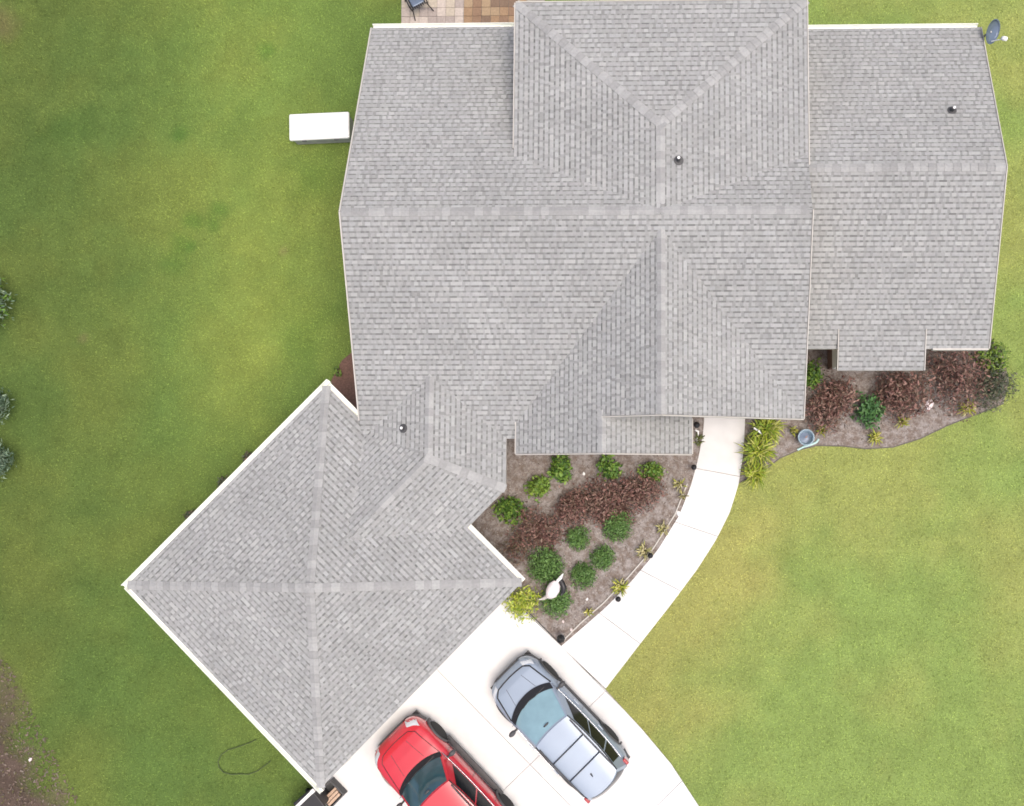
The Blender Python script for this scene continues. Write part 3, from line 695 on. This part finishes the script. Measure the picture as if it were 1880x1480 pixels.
    ax=rx1+.42; MB().tube([(ax,0.02,z1+.03),(ax-.02,.02,z1+.07),(ax-.09,.02,z1+.10)],[.03,.022,.008],8).obj('antenna',M_dgrey,root,True)
    pl=MB().box(-hL-.018,-hL+.03,-.26,.26,.74,.86).obj('number_plate',M_white,root)
    MB().box(-hL+.05,hL-.05,-hw+.12,hw-.12,.18,.28).obj('underbody',M_black,root)
    return root
ST1=[(0,.52,.58),(.05,.67,.70),(.12,.78,.80),(.24,.88,.885),(.45,.95,.96),(.75,.99,1.01),(1.0,1.0,1.05),(1.25,1.0,1.08),(2.6,1.0,1.08),(4.0,.99,1.09),(4.35,.955,1.08),(4.55,.88,1.02),(4.65,.79,.90),(4.72,.64,.74)]
sf=U(931,1228,.45); sr=U(1130,1436,.45); 
make_suv('suv_car',sf,sr,'silver blue SUV with black roof bars parked on the driveway by the lawn',M_silver,M_glassS,
  dict(L=4.46,W=1.80,H=1.66,stations=[(a*4.46/4.72,b_,c_) for a,b_,c_ in ST1],belt=1.06,cowl=1.04,roof_front=.12,rear0=-2.10,rear1=-1.90,gw0=.815,gw1=.635,bulge=.26,frit=.16,side_glass=[(.15,.44),(.46,.70),(.72,.90)],hood_f=1.98,seam_r=.021,bump_m=M_dgrey,mirror_m=M_dgrey,handles=(.15,-.85),doors=(.95,-.12,-1.0),step=.02,wf=.93,wr=.98,arch_r=.030,arch_m=M_dgrey,rails=True,rail_m=M_dgrey,bars=(.33,.66)))
ST2=[(0,.56,.60),(.05,.70,.74),(.12,.80,.86),(.24,.89,.97),(.45,.96,1.04),(.75,1.0,1.09),(1.1,1.0,1.12),(1.4,1.0,1.13),(2.6,1.0,1.13),(4.2,.99,1.14),(4.5,.965,1.13),(4.7,.92,1.05),(4.78,.86,.92),(4.85,.74,.78)]
rf=U(721,1342,.5); dirc=(sr-sf).xy.normalized(); rr=Vector((rf.x+dirc.x*4.85,rf.y+dirc.y*4.85,.5))
make_suv('suv_car',rf,rr,'red SUV with dark teal windshield parked nose to the garage',M_red,M_glassD,
  dict(L=4.85,W=1.94,H=1.76,stations=ST2,belt=1.11,cowl=.98,roof_front=.30,rear0=-2.30,rear1=-2.08,gw0=.86,gw1=.69,bulge=.22,frit=.14,side_glass=[(.12,.42),(.44,.70),(.72,.92)],hood_f=2.10,seam_r=.010,bump_m=M_dgrey,mirror_m=M_dgrey,handles=(.1,-.9),doors=(.9,-.15,-1.1),step=.10,wf=.95,wr=1.0,arch_r=.045,arch_m=M_dgrey,rails=True,rail_m=M_dgrey,bars=(.4,.75)))

# ------------------------------------------------------------------ plants
def leaf_cloud(rng, n, rx, ry, rz, size, cols, lift=0., shell=.55, lumps=5, flat=.5, asp=.5):
    """n leaf quads spread through a lumpy dome; cols = list of rgb"""
    L=[]; ct=rng.normal(size=(lumps,3)); ct/=np.linalg.norm(ct,axis=1)[:,None]; ct*=.45; ct[:,2]=np.abs(ct[:,2])
    d=rng.normal(size=(n,3)); d/=np.linalg.norm(d,axis=1)[:,None]; d[:,2]=np.abs(d[:,2])*1.0
    r=shell+(1-shell)*rng.rand(n)**.5
    base=ct[rng.randint(lumps,size=n)]
    P=base+d*(r*.62)[:,None]; P*=1+.12*rng.normal(size=(n,1))
    P=P*np.array([rx*1.12,ry*1.12,rz]); P[:,2]=np.abs(P[:,2])+lift
    nr=d*flat+rng.normal(size=(n,3))*.6; nr[:,2]+=.35; nr/=np.linalg.norm(nr,axis=1)[:,None]
    t=np.cross(nr,rng.normal(size=(n,3))); t/=np.linalg.norm(t,axis=1)[:,None]; s=np.cross(nr,t)
    sz=size*(.6+.8*rng.rand(n))[:,None]
    v0=P-t*sz; v1=P+s*sz*asp+nr*sz*.15; v2=P+t*sz; v3=P-s*sz*asp+nr*sz*.15
    V=np.stack([v0,v1,v2,v3],1).reshape(-1,3); V[:,2]=np.maximum(V[:,2],.01)
    cl=np.array(cols)[rng.randint(len(cols),size=n)]*(.75+.5*rng.rand(n,1)); C=np.repeat(cl,4,0)*1.3
    return V,np.arange(4*n).reshape(n,4),C
GREEN=[(.065,.135,.022),(.10,.18,.028),(.14,.22,.035),(.04,.09,.018)]
GREEN2=[(.105,.175,.025),(.14,.20,.03),(.08,.14,.025)]
CLIP=[(.075,.150,.038),(.10,.18,.045),(.06,.12,.032)]
BURG=[(.130,.064,.054),(.175,.092,.076),(.080,.042,.036),(.160,.105,.080),(.205,.125,.10),(.105,.075,.052)]
BRWN=[(.12,.085,.055),(.10,.09,.05),(.15,.11,.075),(.08,.065,.045)]
OLIVE=[(.055,.075,.04),(.085,.095,.055),(.12,.11,.07),(.045,.06,.035)]
def shrub(name,px,py,r,h,cols,label,cat='shrub',n=700,size=.05,group=None,sy=1.,seed=None,shell=.55,asp=.5,lumps=6,z=.02):
    rng=np.random.RandomState(int(px*7+py)); q=U(px,py,h*.55); q=Vector((q.x,q.y,z)); rad_=r/60.
    root=empty(name,q,rng.rand()*6.28); tag(root,label,cat,group)
    V,Fq_,C_=leaf_cloud(rng,n,rad_*1.02,rad_*sy*1.02,h,size,cols,.02,shell,lumps,asp=asp)
    link('foliage',np_mesh('foliage',V,Fq_,C_),M_leaf,root)
    st=MB()
    for k in range(5):
        a=rng.rand()*6.28; st.tube([(0.03*math.cos(a),.03*math.sin(a),-.02),(rad_*.3*math.cos(a),rad_*.3*math.sin(a),h*.4),(rad_*.55*math.cos(a),rad_*.55*math.sin(a),h*.75)],[.014,.010,.005],5)
    st.obj('stem',M_bark,root); return root
def clipped(px,py,r,h,label,group='clipped round shrubs in the front bed'):
    return shrub('clipped_shrub',px,py,r,h,CLIP,label,'shrub',int(1700*(r/22)**2),.036,group,shell=.85,lumps=26,asp=.45)
def tuft(px,py,r,label,cols,n=46,h=.32,group='strappy yellow green clumps',name='strappy_plant',wd=.019):
    rng=np.random.RandomState(int(px*3+py*5)); q=U(px,py,.1); root=empty(name,(q.x,q.y,.02)); tag(root,label,'plant',group)
    m=MB(); R_=r/60.
    for k in range(n):
        a=rng.rand()*6.283; l=R_*(.35+.75*rng.rand()); hh=h*(.45+.7*rng.rand()); ca,sa=math.cos(a),math.sin(a); c=np.array(cols[rng.randint(len(cols))])*(.75+.5*rng.rand())
        pr=[(0.02,0.),(l*.35,hh*.8),(l*.72,hh),(l,hh*.62)]; ws=[.8,1.,.8,.12]; vs=[]
        for (d,z),w_ in zip(pr,ws):
            vs+=[(ca*d-sa*wd*w_,sa*d+ca*wd*w_,z),(ca*d+sa*wd*w_,sa*d-ca*wd*w_,z)]
        ox,oy=rng.normal(0,R_*.16,2); vs=[(v[0]+ox,v[1]+oy,v[2]) for v in vs]; m.add(vs,[(0,1,3,2),(2,3,5,4),(4,5,7,6)],tuple(c))
    m.obj('leaf_blades',M_leaf,root); MB().lathe([(.035,-.02),(.04,.03),(.025,.06)],8).obj('crown',M_bark,root); return root
YEL=[(.32,.34,.05),(.40,.38,.08),(.26,.30,.04),(.50,.47,.20)]
LIME=[(.25,.32,.03),(.34,.38,.05),(.17,.25,.03),(.42,.44,.12)]
PALE=[(.42,.38,.20),(.34,.32,.13),(.48,.44,.28),(.27,.27,.09)]
GF='leafy green shrubs in the front bed'
shrub('leafy_shrub',1032,858,24,.55,GREEN,'leafy green shrub under the porch eave, nearest the breezeway corner of the front bed',n=520,size=.065,group=GF)
shrub('leafy_shrub',1117,857,22,.5,GREEN,'leafy green shrub in the middle of the three under the porch eave',n=460,size=.065,group=GF)
shrub('leafy_shrub',1195,866,21,.45,GREEN2+GREEN[:1],'yellowish green shrub under the porch eave, nearest the walk',n=420,size=.06,group=GF)
shrub('leafy_shrub',982,888,23,.5,GREEN2+GREEN[1:3],'bright green shrub close to the roof corner of the breezeway',n=560,size=.055,group=GF)
shrub('leafy_shrub',933,942,26,.6,GREEN,'largest leafy green shrub, deep in the inner corner of the front bed',n=620,size=.065,group=GF)
clipped(1132,965,25,.5,'clipped round shrub touching the burgundy hedge near the walk')
clipped(1062,988,20,.4,'small clipped round shrub below the middle of the burgundy hedge')
clipped(1106,1022,20,.4,'small clipped round shrub in the open middle of the front bed, nearest the walk')
clipped(1070,1060,21,.42,'clipped round shrub with brownish edge to the right of the white ornament')
clipped(1001,1036,30,.6,'largest clipped round shrub, just above the white ornament')
clipped(1018,1106,25,.45,'clipped shrub half covered by the white ornament')
GB='burgundy shrubs in the front bed'
for px,py,r,h,l in[(1172,905,40,.65,'burgundy shrub at the walk end of the front bed hedge'),(1108,915,42,.7,'tallest burgundy shrub in the middle of the front bed hedge'),(1048,938,36,.6,'burgundy shrub left of the middle of the front bed hedge'),(990,968,42,.6,'burgundy shrub at the garage end of the front bed hedge'),(1130,942,30,.4,'low burgundy shrub behind the round shrub nearest the walk')]:
    shrub('burgundy_shrub',px,py,r*1.12,h,BURG,l,n=1800,size=.052,group=GB,sy=.85,shell=.3,asp=.36,lumps=12)
shrub('bare_shrub',945,1004,34,.4,BRWN+BURG[:2],'thin brownish shrub beside the garage wall in the front bed',n=800,size=.045,shell=.3,asp=.33,lumps=9)
GR='burgundy shrubs along the wing'
for px,py,r,h,l in[(1530,745,46,.9,'burgundy shrub under the bay roof, nearest the front door'),(1660,718,46,.9,'burgundy shrub between the bay roof and the white stone'),(1752,690,58,1.2,'largest burgundy shrub, at the far corner of the east wing')]:
    shrub('burgundy_shrub',px,py,r*1.08,h,BURG,l,n=2300,size=.062,group=GR,shell=.3,asp=.33,lumps=12)
shrub('olive_shrub',1832,716,40,.9,OLIVE,'straggly dark olive shrub on the lawn side of the wing corner',n=1300,size=.055,shell=.3,asp=.3,lumps=9)
shrub('leafy_shrub',1822,655,32,.7,GREEN2+OLIVE[:1],'loose light green shrub against the wing corner',n=800,size=.06,shell=.3)
shrub('leafy_shrub',1598,752,30,.7,[(.05,.125,.038),(.07,.155,.045),(.035,.09,.03)],'dark green leafy shrub between two burgundy shrubs by the wing',n=560,size=.07)
shrub('leafy_shrub',1493,686,22,.6,GREEN,'green shrub tucked in the dark nook between gable and bay',n=360,size=.065)
shrub('leafy_shrub',620,681,9,.25,GREEN2,'tiny yellowish plant in the small bed behind the garage',n=60,size=.05)
shrub('yellow_shrub',960,1107,32,.6,LIME,'bright yellow green shrub at the right corner of the garage roof',n=900,size=.065,asp=.30,shell=.3)
for px_,py_,l_ in((456,842,'low dark plant under the upper left garage gutter, nearest the house'),(410,888,'low dark plant under the upper left garage gutter, in the middle'),(352,945,'low dark plant under the upper left garage gutter, nearest the left corner')):
    shrub('low_plant',px_,py_,12,.3,OLIVE+BRWN[:2],l_,'plant',260,.045,'low plants along the garage wall',shell=.3)
tuft(1405,788,34,'lime green lily clump nearest the front door',LIME,260,.55,'lime lilies beside the walk','lily_clump',.017)
tuft(1390,828,34,'lime green lily clump in the middle of the three beside the walk',LIME,260,.55,'lime lilies beside the walk','lily_clump',.017)
tuft(1384,870,27,'lime green lily clump at the lawn end of the walk row',LIME,180,.5,'lime lilies beside the walk','lily_clump',.017)
tuft(1282,808,14,'small olive clump between the porch roof and the walk',[(.15,.17,.05),(.11,.13,.04)],26,.25)
tuft(1605,803,17,'yellow strappy clump at the lawn edge below the dark green shrub',YEL)
tuft(1655,775,15,'yellow strappy clump below the middle burgundy shrub by the wing',YEL,36)
tuft(1775,748,19,'yellow green strappy clump below the largest burgundy shrub',YEL,44)
tuft(1508,790,13,'yellow strappy clump right of the blue pot',YEL,30)
tuft(1455,790,11,'small strappy clump left of the blue pot',YEL,22)
tuft(1139,1076,17,'yellow green clump beside a path light near the driveway end of the walk',YEL+LIME[:1],44)
tuft(1080,1122,12,'sparse yellow clump near the driveway corner of the front bed',YEL,18)
tuft(1182,1012,17,'pale straw clump beside the path light half way along the walk',PALE,40)
tuft(1217,970,15,'pale straw clump right of the round shrub nearest the walk',PALE,34)
tuft(1248,890,15,'thin pale clump near the upper path light',PALE+YEL[:1],26)
tuft(1252,910,11,'tiny pale clump below the upper path light',PALE,16)

# mulch chips and leaf litter
def chips(name,polys,n,cols,label,size=.035,z=.024):
    xs=[p[0] for q in polys for p in q]; ys=[p[1] for q in polys for p in q]
    X=np.random.uniform(min(xs),max(xs),n); Y=np.random.uniform(min(ys),max(ys),n); k=np.zeros(n,bool)
    for q in polys: k|=inside(q,X,Y)
    X=X[k];Y=Y[k];n=len(X); a=np.random.rand(n)*6.28; l=size*(.5+np.random.rand(n)); w_=l*(.25+.3*np.random.rand(n)); t=np.random.normal(0,.25,(n,2))
    ca,sa=np.cos(a),np.sin(a); Z=z+.012*np.random.rand(n); V=[]
    for du,dv in((-1,-1),(1,-1),(1,1),(-1,1)):
        V.append(np.stack([X+ca*l*du-sa*w_*dv,Y+sa*l*du+ca*w_*dv,np.maximum(Z+t[:,0]*l*du+t[:,1]*w_*dv,z-.002)],-1))
    V=np.stack(V,1).reshape(-1,3); cl=np.array(cols)[np.random.randint(len(cols),size=n)]*(.7+.6*np.random.rand(n,1))
    o=link(name,np_mesh(name,V,np.arange(4*n).reshape(n,4),np.repeat(cl,4,0)),M_chip); tag(o,label,name.split('_')[-1],kind='stuff')
chips('mulch_chips',[[tuple(p) for p in bed_front],[tuple(p) for p in bed_right]],30000,[(.225,.190,.162),(.265,.235,.21),(.19,.155,.13),(.29,.265,.245),(.245,.21,.185)],'brown wood mulch chips covering the planting beds',.024)
chips('leaf_litter',[[tuple(p) for p in dirt_poly],G([(-60,1170),(5,1200),(80,1340),(150,1480),(140,1600),(-60,1600)])],4200,[(.14,.105,.085),(.18,.14,.115),(.10,.075,.06),(.17,.145,.12),(.12,.11,.05)],'brown leaf litter in the dirt corner left of the garage',.032,.006)

# grass blades over the lawn in view
N=430000
X=np.random.uniform(-21.5,14.5,N); Y=np.random.uniform(-12.5,15.5,N); keep=np.ones(N,bool)
for q in(bed_front,bed_right,bed_left,walk_poly,drive_poly,patio_poly,[Vector(p) for p in rect(Xl+.3,Xr-.2,yf+.4,yb-.4)],[Vector(p) for p in rect(Xr-.3,Xw-.3,wyf+.3,wyb-.3)],[Vector(p) for p in gi],[Vector(p) for p in rect(hx0,hx1,Yr,hy-.5)]): keep&=~inside(q,X,Y)
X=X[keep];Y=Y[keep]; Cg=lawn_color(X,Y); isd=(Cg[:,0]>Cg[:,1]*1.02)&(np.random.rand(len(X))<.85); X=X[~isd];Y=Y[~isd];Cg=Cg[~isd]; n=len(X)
Zb=(fbm(X,Y,1.2,77,3)-.5)*.03-.012
a=np.random.rand(n)*6.28; ln=.035+.035*np.random.rand(n); hh=.022+.03*np.random.rand(n); wd=.006+.007*np.random.rand(n); ca,sa=np.cos(a),np.sin(a)
V=np.stack([np.stack([X-sa*wd,Y+ca*wd,Zb],-1),np.stack([X+sa*wd,Y-ca*wd,Zb],-1),np.stack([X+ca*ln,Y+sa*ln,Zb+hh],-1)],1).reshape(-1,3)
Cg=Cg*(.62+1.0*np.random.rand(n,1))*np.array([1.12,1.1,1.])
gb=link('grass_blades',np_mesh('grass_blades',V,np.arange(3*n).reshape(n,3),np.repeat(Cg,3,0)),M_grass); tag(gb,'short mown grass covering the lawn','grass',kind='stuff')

# bushes that reach in over the left edge
BLUE=[(.10,.155,.10),(.135,.19,.125),(.07,.11,.07),(.18,.24,.16)]
GE='bushes along the left edge'
shrub('edge_bush',-28,556,38,1.4,GREEN[:2]+BLUE[1:],'pale green bush reaching over the left edge beside the upper lawn',n=1700,size=.07,group=GE,shell=.3,asp=.3,lumps=9,sy=1.5)
shrub('edge_bush',-20,750,38,1.2,BLUE,'blue green spiky bush at the left edge, upper of the close pair',n=1700,size=.075,group=GE,shell=.3,asp=.2,lumps=9)
shrub('edge_bush',-14,845,40,1.2,BLUE,'blue green spiky bush at the left edge, lower of the close pair',n=1700,size=.075,group=GE,shell=.3,asp=.2,lumps=9)

# ------------------------------------------------------------------ small things
# white box on the back lawn
bc=U(586,231,.6); br=math.atan2(*( (U(640,205,.6)-U(531,210,.6)).yx )); 
root=empty('utility_box',(bc.x,bc.y,0),br); tag(root,'long white flat-topped box on the lawn beside the left gable','box')
o=MB().box(-.90,.88,-.36,.36,.0,.46).obj('cabinet',M_grey,root); bevel(o,.03)
o=MB().box(-.95,.93,-.42,.42,.465,.60).obj('lid',M_white,root); bevel(o,.05,3)
for k in(-.5,.5): MB().box(k-.07,k+.07,-.445,-.421,.50,.53).obj('latch',M_dgrey,root)
# satellite dish
dc=U(1822,58,2.7); ax=Vector((.66,-.44,.62)).normalized(); root=empty('satellite_dish',(dc.x-.12,dc.y+.02,0)); tag(root,'blue grey satellite dish on a post at the wing corner','satellite dish')
Mx=Matrix.Translation((.12,-.02,2.7))@ax.to_track_quat('Z','Y').to_matrix().to_4x4()
MB().lathe([(.02,-.075),(.12,-.062),(.22,-.025),(.30,.02),(.31,.02),(.22,-.012),(.12,-.048),(.01,-.06)],28,M=Mx@Matrix.Diagonal((1.12,1.1,1.1,1))).obj('reflector',M_dish,root,True)
f0=Mx@Vector((0,.28,0)); 
fl=Vector((.12,-.02,2.7))+ax*.42+Vector((0,-.10,-.10)); st_=Vector((.12,-.02,2.7))+Vector((.02,-.2,-.2))
MB().tube([st_,fl],.016,8).obj('arm',M_white,root); MB().lathe([(.03,-.09),(.062,-.07),(.07,.03),(.05,.08),(.02,.09)],14,M=Matrix.Translation(fl)@(-ax).to_track_quat('Z','Y').to_matrix().to_4x4()).obj('receiver',M_white,root,True)
MB().tube([(0,0,-.1),(0,0,2.45),(.10,-.01,2.66)],.03,10).obj('post',M_grey,root)
# path lights
def path_light(px,py,label,s=1.):
    q=U(px,py,.35); r=empty('path_light',(q.x,q.y,.02)); tag(r,label,'path light','black path lights along the walk')
    MB().tube([(0,0,-.05),(0,0,.30)],.014*s,8).obj('stake',M_black,r); MB().lathe([(.03*s,.27),(.035*s,.34),(.03*s,.345)],12).obj('lens',M_grey,r); MB().lathe([(.085*s,.345),(.08*s,.36),(.03*s,.40),(.012*s,.415)],16).obj('hood',M_black,r,True)
path_light(1274,858,'black path light near the upper joint of the walk'); path_light(1194,1020,'black path light half way along the walk'); path_light(1135,1100,'black path light by the lower bend of the walk')
path_light(1279,780,'black path light between the porch roof and the front door walk',1.15)
# lantern post at the driveway corner
q=U(1030,1172,.5); r=empty('garden_lantern',(q.x,q.y,.02)); tag(r,'larger black garden lantern where the walk meets the driveway','lantern')
MB().tube([(0,0,-.05),(0,0,.38)],.025,8).obj('post',M_black,r); MB().lathe([(.09,.36),(.11,.38),(.10,.55),(.13,.57),(.05,.66),(.015,.70)],8).obj('lamp_head',M_black,r); MB().lathe([(.112,.41),(.108,.53)],8).obj('lens',M_grey,r)
# white stake by the porch: bent pale downspout extension
q=U(1281,800); q2=U(1284,795,.1)
r=MB().tube([U(1277,790,.25),U(1282,792,.16),U(1281,800,.10),U(1280,814,.05)],.03,8).obj('drain_pipe',M_white); tag(r,'pale drain pipe between the porch roof and the walk','pipe')
r=MB().tube([U(1384,786,.50),U(1392,790,.52),U(1399,798,.46)],[.03,.035,.02],8).obj('garden_stake',M_white); tag(r,'short pale stake lying among the lime lilies near the front door','stake')
# blue pot with hose
q=U(1480,803,.35); r=empty('flower_pot',(q.x,q.y,.02)); tag(r,'empty round blue grey pot at the edge of the right bed','pot')
MB().lathe([(.13,0),(.19,.02),(.235,.30),(.25,.33),(.25,.36),(.215,.36),(.20,.30),(.16,.08),(.02,.07)],26).obj('pot',M_pot,r,True); MB().lathe([(.01,.10),(.16,.10),(.165,.11),(.01,.14)],18).obj('soil',M_dish,r)
r=MB().tube([U(1464,826,.04),U(1476,820,.05),U(1488,817,.06),U(1499,812,.05),U(1503,806,.04)],.035,8).obj('garden_hose',M_hose,None,True); tag(r,'short pale teal hose lying in front of the blue pot','hose')
# rocks
def rock(px,py,s,label,m=M_stone,name='stone',seed=0,z=.02):
    rng=np.random.RandomState(int(px+py)); q=U(px,py); bm=bmesh.new(); bmesh.ops.create_icosphere(bm,subdivisions=2,radius=1)
    for v in bm.verts: v.co*=1+.09*rng.normal(); 
    for v in bm.verts: v.co=Vector((v.co.x*s,v.co.y*s*.75,v.co.z*s*.55)); v.co.z+=s*.3
    me=bpy.data.meshes.new(name); bm.to_mesh(me); bm.free(); o=link(name,me,m); o.location=(q.x,q.y,z); o.rotation_euler=(0,0,rng.rand()*6); tag(o,label,'stone'); return o
M_pink=mat('pale_pink_stone',(.80,.70,.70),.7,var=.15,scale=15,bump=.3)
rock(1705,742,.17,'pinkish white stone in front of the largest burgundy shrub',M_pink); rock(1246,943,.09,'white stone on the bed edge half way up the walk',M_white)
rock(1072,870,.055,'tiny white stone below the middle porch shrub',M_white); rock(1078,1100,.05,'tiny white stone near the sparse yellow clump',M_white); rock(1034,1141,.05,'small pale stone in the driveway corner of the front bed'); rock(1049,1156,.06,'pale stone close to the black garden lantern'); rock(57,1394,.06,'small pale stone in the dirt corner',M_pink)
rock(1803,650,.12,'cream stone under the east corner of the wing roof',M_pink)
M_pinkw=mat('white_pink_ceramic',(.80,.74,.75),.4,var=.08,scale=9)
# ornament: white body, dark wing, pale pointed ends
def P_(px,py,z): return U(px,py,z)
r=empty('garden_ornament',(P_(1015,1082,0).x,P_(1015,1082,0).y,.02)); tag(r,'white and black bird-shaped garden ornament between two round shrubs','ornament'); bx=r.location
def loc(px,py,z): return P_(px,py,z)-Vector((bx.x,bx.y,.02))
MB().tube([loc(1004,1096,.50),loc(1007,1094,.52),loc(1012,1089,.55),loc(1016,1081,.58),loc(1019,1073,.60),loc(1021,1067,.60)],[.04,.12,.19,.20,.17,.07],16).obj('ornament_body',M_pinkw,r,True)
MB().tube([loc(1024,1062,.62),loc(1031,1068,.60),loc(1035,1078,.58),loc(1034,1087,.55),loc(1030,1093,.52)],[.03,.07,.085,.07,.03],10).obj('wing',M_black,r,True)
MB().tube([loc(1023,1067,.62),loc(1029,1061,.64),loc(1034,1053,.62)],[.05,.055,.015],10).obj('beak',M_white,r,True)
MB().tube([loc(1008,1092,.52),loc(998,1099,.50),loc(989,1101,.46)],[.08,.05,.015],10).obj('tail',M_soffit,r,True)
for k in(-1,1): MB().tube([loc(1015,1082,.5)+Vector((k*.07,0,0)),Vector((k*.08,0,-.05))],.012,6).obj('leg',M_black,r)
# black patio chair cut by the top edge
q=U(764,0,.45); r=empty('patio_chair',(q.x,q.y,.03),R(28)); tag(r,'black metal chair on the patio at the top edge','chair')
for k in range(7): o=MB().box(-.24+k*.07,-.19+k*.07,-.25,.25,.42,.45).obj('seat_slat',M_black,r)
for k in range(6): MB().box(-.24+k*.085,-.21+k*.085,.25,.29,.46,.95).obj('back_slat',M_black,r)
MB().tube([(-.27,.27,.95),(0,.30,1.0),(.27,.27,.95)],.022,8).obj('top_rail',M_black,r)
for sx_ in(-1,1):
    MB().tube([(sx_*.27,.27,.95),(sx_*.27,.22,.68),(sx_*.29,-.20,.66),(sx_*.27,-.28,.45)],.020,8).obj('armrest',M_black,r)
    for sy_ in(-1,1): MB().tube([(sx_*.24,sy_*.24,.44),(sx_*.33,sy_*.36,0)],.018,8).obj('leg',M_black,r)
o=MB().box(-.2,.2,-.2,.2,.45,.50).obj('cushion',M_dish,r); bevel(o,.03)
# hose loop on the lawn
pts=[(470,1358),(455,1365),(438,1371),(418,1377),(406,1386),(400,1398),(402,1409),(410,1418),(424,1422),(442,1421),(456,1422),(472,1416),(486,1406),(497,1397)]
r=MB().tube([U(a,b,.035) for a,b in pts],.013,8).obj('garden_hose',M_cable,None,True); tag(r,'dark green hose looped on the grass beside the garage gutter','hose')
# edging along the front bed and the right bed
def strip(name,pts,wd,h,m,label):
    P=[U(a,b) for a,b in pts]; m_=MB(); vs=[];fs=[]
    for i,p in enumerate(P):
        d=(P[min(i+1,len(P)-1)]-P[max(i-1,0)]).normalized(); o=Vector((-d.y,d.x,0))*wd/2
        vs+=[p-o+Vector((0,0,-.03)),p-o+Vector((0,0,h)),p+o+Vector((0,0,h)),p+o+Vector((0,0,-.03))]
    for i in range(len(P)-1):
        for k in range(4): fs.append((i*4+k,i*4+(k+1)%4,i*4+4+(k+1)%4,i*4+4+k))
    fs+=[(3,2,1,0),tuple((len(P)-1)*4+k for k in range(4))]
    o=m_.add(vs,fs).obj(name,m); tag(o,label,'edging'); return o
M_edge=mat('brown_edging',(.11,.10,.085),.8,var=.2,scale=12)
def off(pts,dx,dy): return [(a+dx,b+dy) for a,b in pts]
strip('bed_edging',[(1262,888),(1239,945),(1200,1006),(1153,1060),(1107,1108),(1067,1143),(1034,1176)],.035,.07,M_soffit,'pale edging strip between the front bed and the curved walk')
strip('bed_edging',[(1357,886),(1400,866),(1432,841),(1465,827),(1500,818),(1545,819),(1590,824),(1640,821),(1690,805),(1740,781),(1800,758),(1842,741)],.032,.035,M_edge,'dark edging strip between the right bed and the lawn')
# screen fence, bin and crate at the garage corner
g0=U(575,1452,1.1); g1=U(520,1505,1.1); r=empty('screen_fence',(g0.x,g0.y,0)); tag(r,'white vinyl screen fence beyond the lower garage corner','fence')
dv_=(g1-g0); dv_.z=0; Lf=dv_.length; ang=math.atan2(dv_.y,dv_.x); Mx=Matrix.Rotation(ang,4,'Z')
MB().box(0,Lf,-.045,.045,1.02,1.10,Mx).obj('top_rail',M_trim,r); MB().box(0,Lf,-.03,.03,.10,.18,Mx).obj('bottom_rail',M_trim,r)
for k in range(int(Lf/.16)): MB().box(k*.16+.005,k*.16+.15,-.014,.014,.181,1.019,Mx).obj('board',M_trim,r)
for t in(0,Lf): MB().box(t-.055,t+.055,-.055,.055,-.05,1.16,Mx).obj('post',M_trim,r)
q=U(568,1478,1.0); r=empty('trash_bin',(q.x,q.y,0),R(40)); tag(r,'dark grey bin behind the white screen fence','bin')
o=MB().add([(-.25,-.25,.02),(.25,-.25,.02),(.25,.25,.02),(-.25,.25,.02),(-.31,-.31,.95),(.31,-.31,.95),(.31,.31,.95),(-.31,.31,.95)],[(3,2,1,0),(4,5,6,7),(0,1,5,4),(1,2,6,5),(2,3,7,6),(3,0,4,7)]).obj('bin_body',M_dgrey,r); bevel(o,.03)
o=MB().box(-.34,.34,-.34,.34,.955,1.03).obj('lid',M_black,r); bevel(o,.03); 
for s in(-1,1): MB().lathe([(.02,-.03),(.11,-.03),(.11,.03),(.02,.03)],14,M=Matrix.Translation((s*.2,.30,.11))@Matrix.Rotation(R(90),4,'Y')).obj('wheel',M_rubber,r)
q=U(612,1454,.1); r=empty('open_crate',(q.x,q.y,.048),R(46)); tag(r,'dark open crate with tan boards in it beside the garage corner','crate')
for a in((-.30,.30,-.30,-.26),(-.30,.30,.26,.30),(-.30,-.26,-.258,.258),(.26,.30,-.258,.258)): MB().box(a[0],a[1],a[2],a[3],.03,.34).obj('side_panel',M_dgrey,r)
MB().box(-.30,.30,-.30,.30,0,.028).obj('base',M_dgrey,r)
for k,(a,b) in enumerate(((-.22,.30),(-.12,.33),(-.02,.28))): 
    o=MB().box(-.24,.22,a,a+.08,.03,b+.04).obj('board',M_tan,r); o.rotation_euler=(0,R(4*k),0)
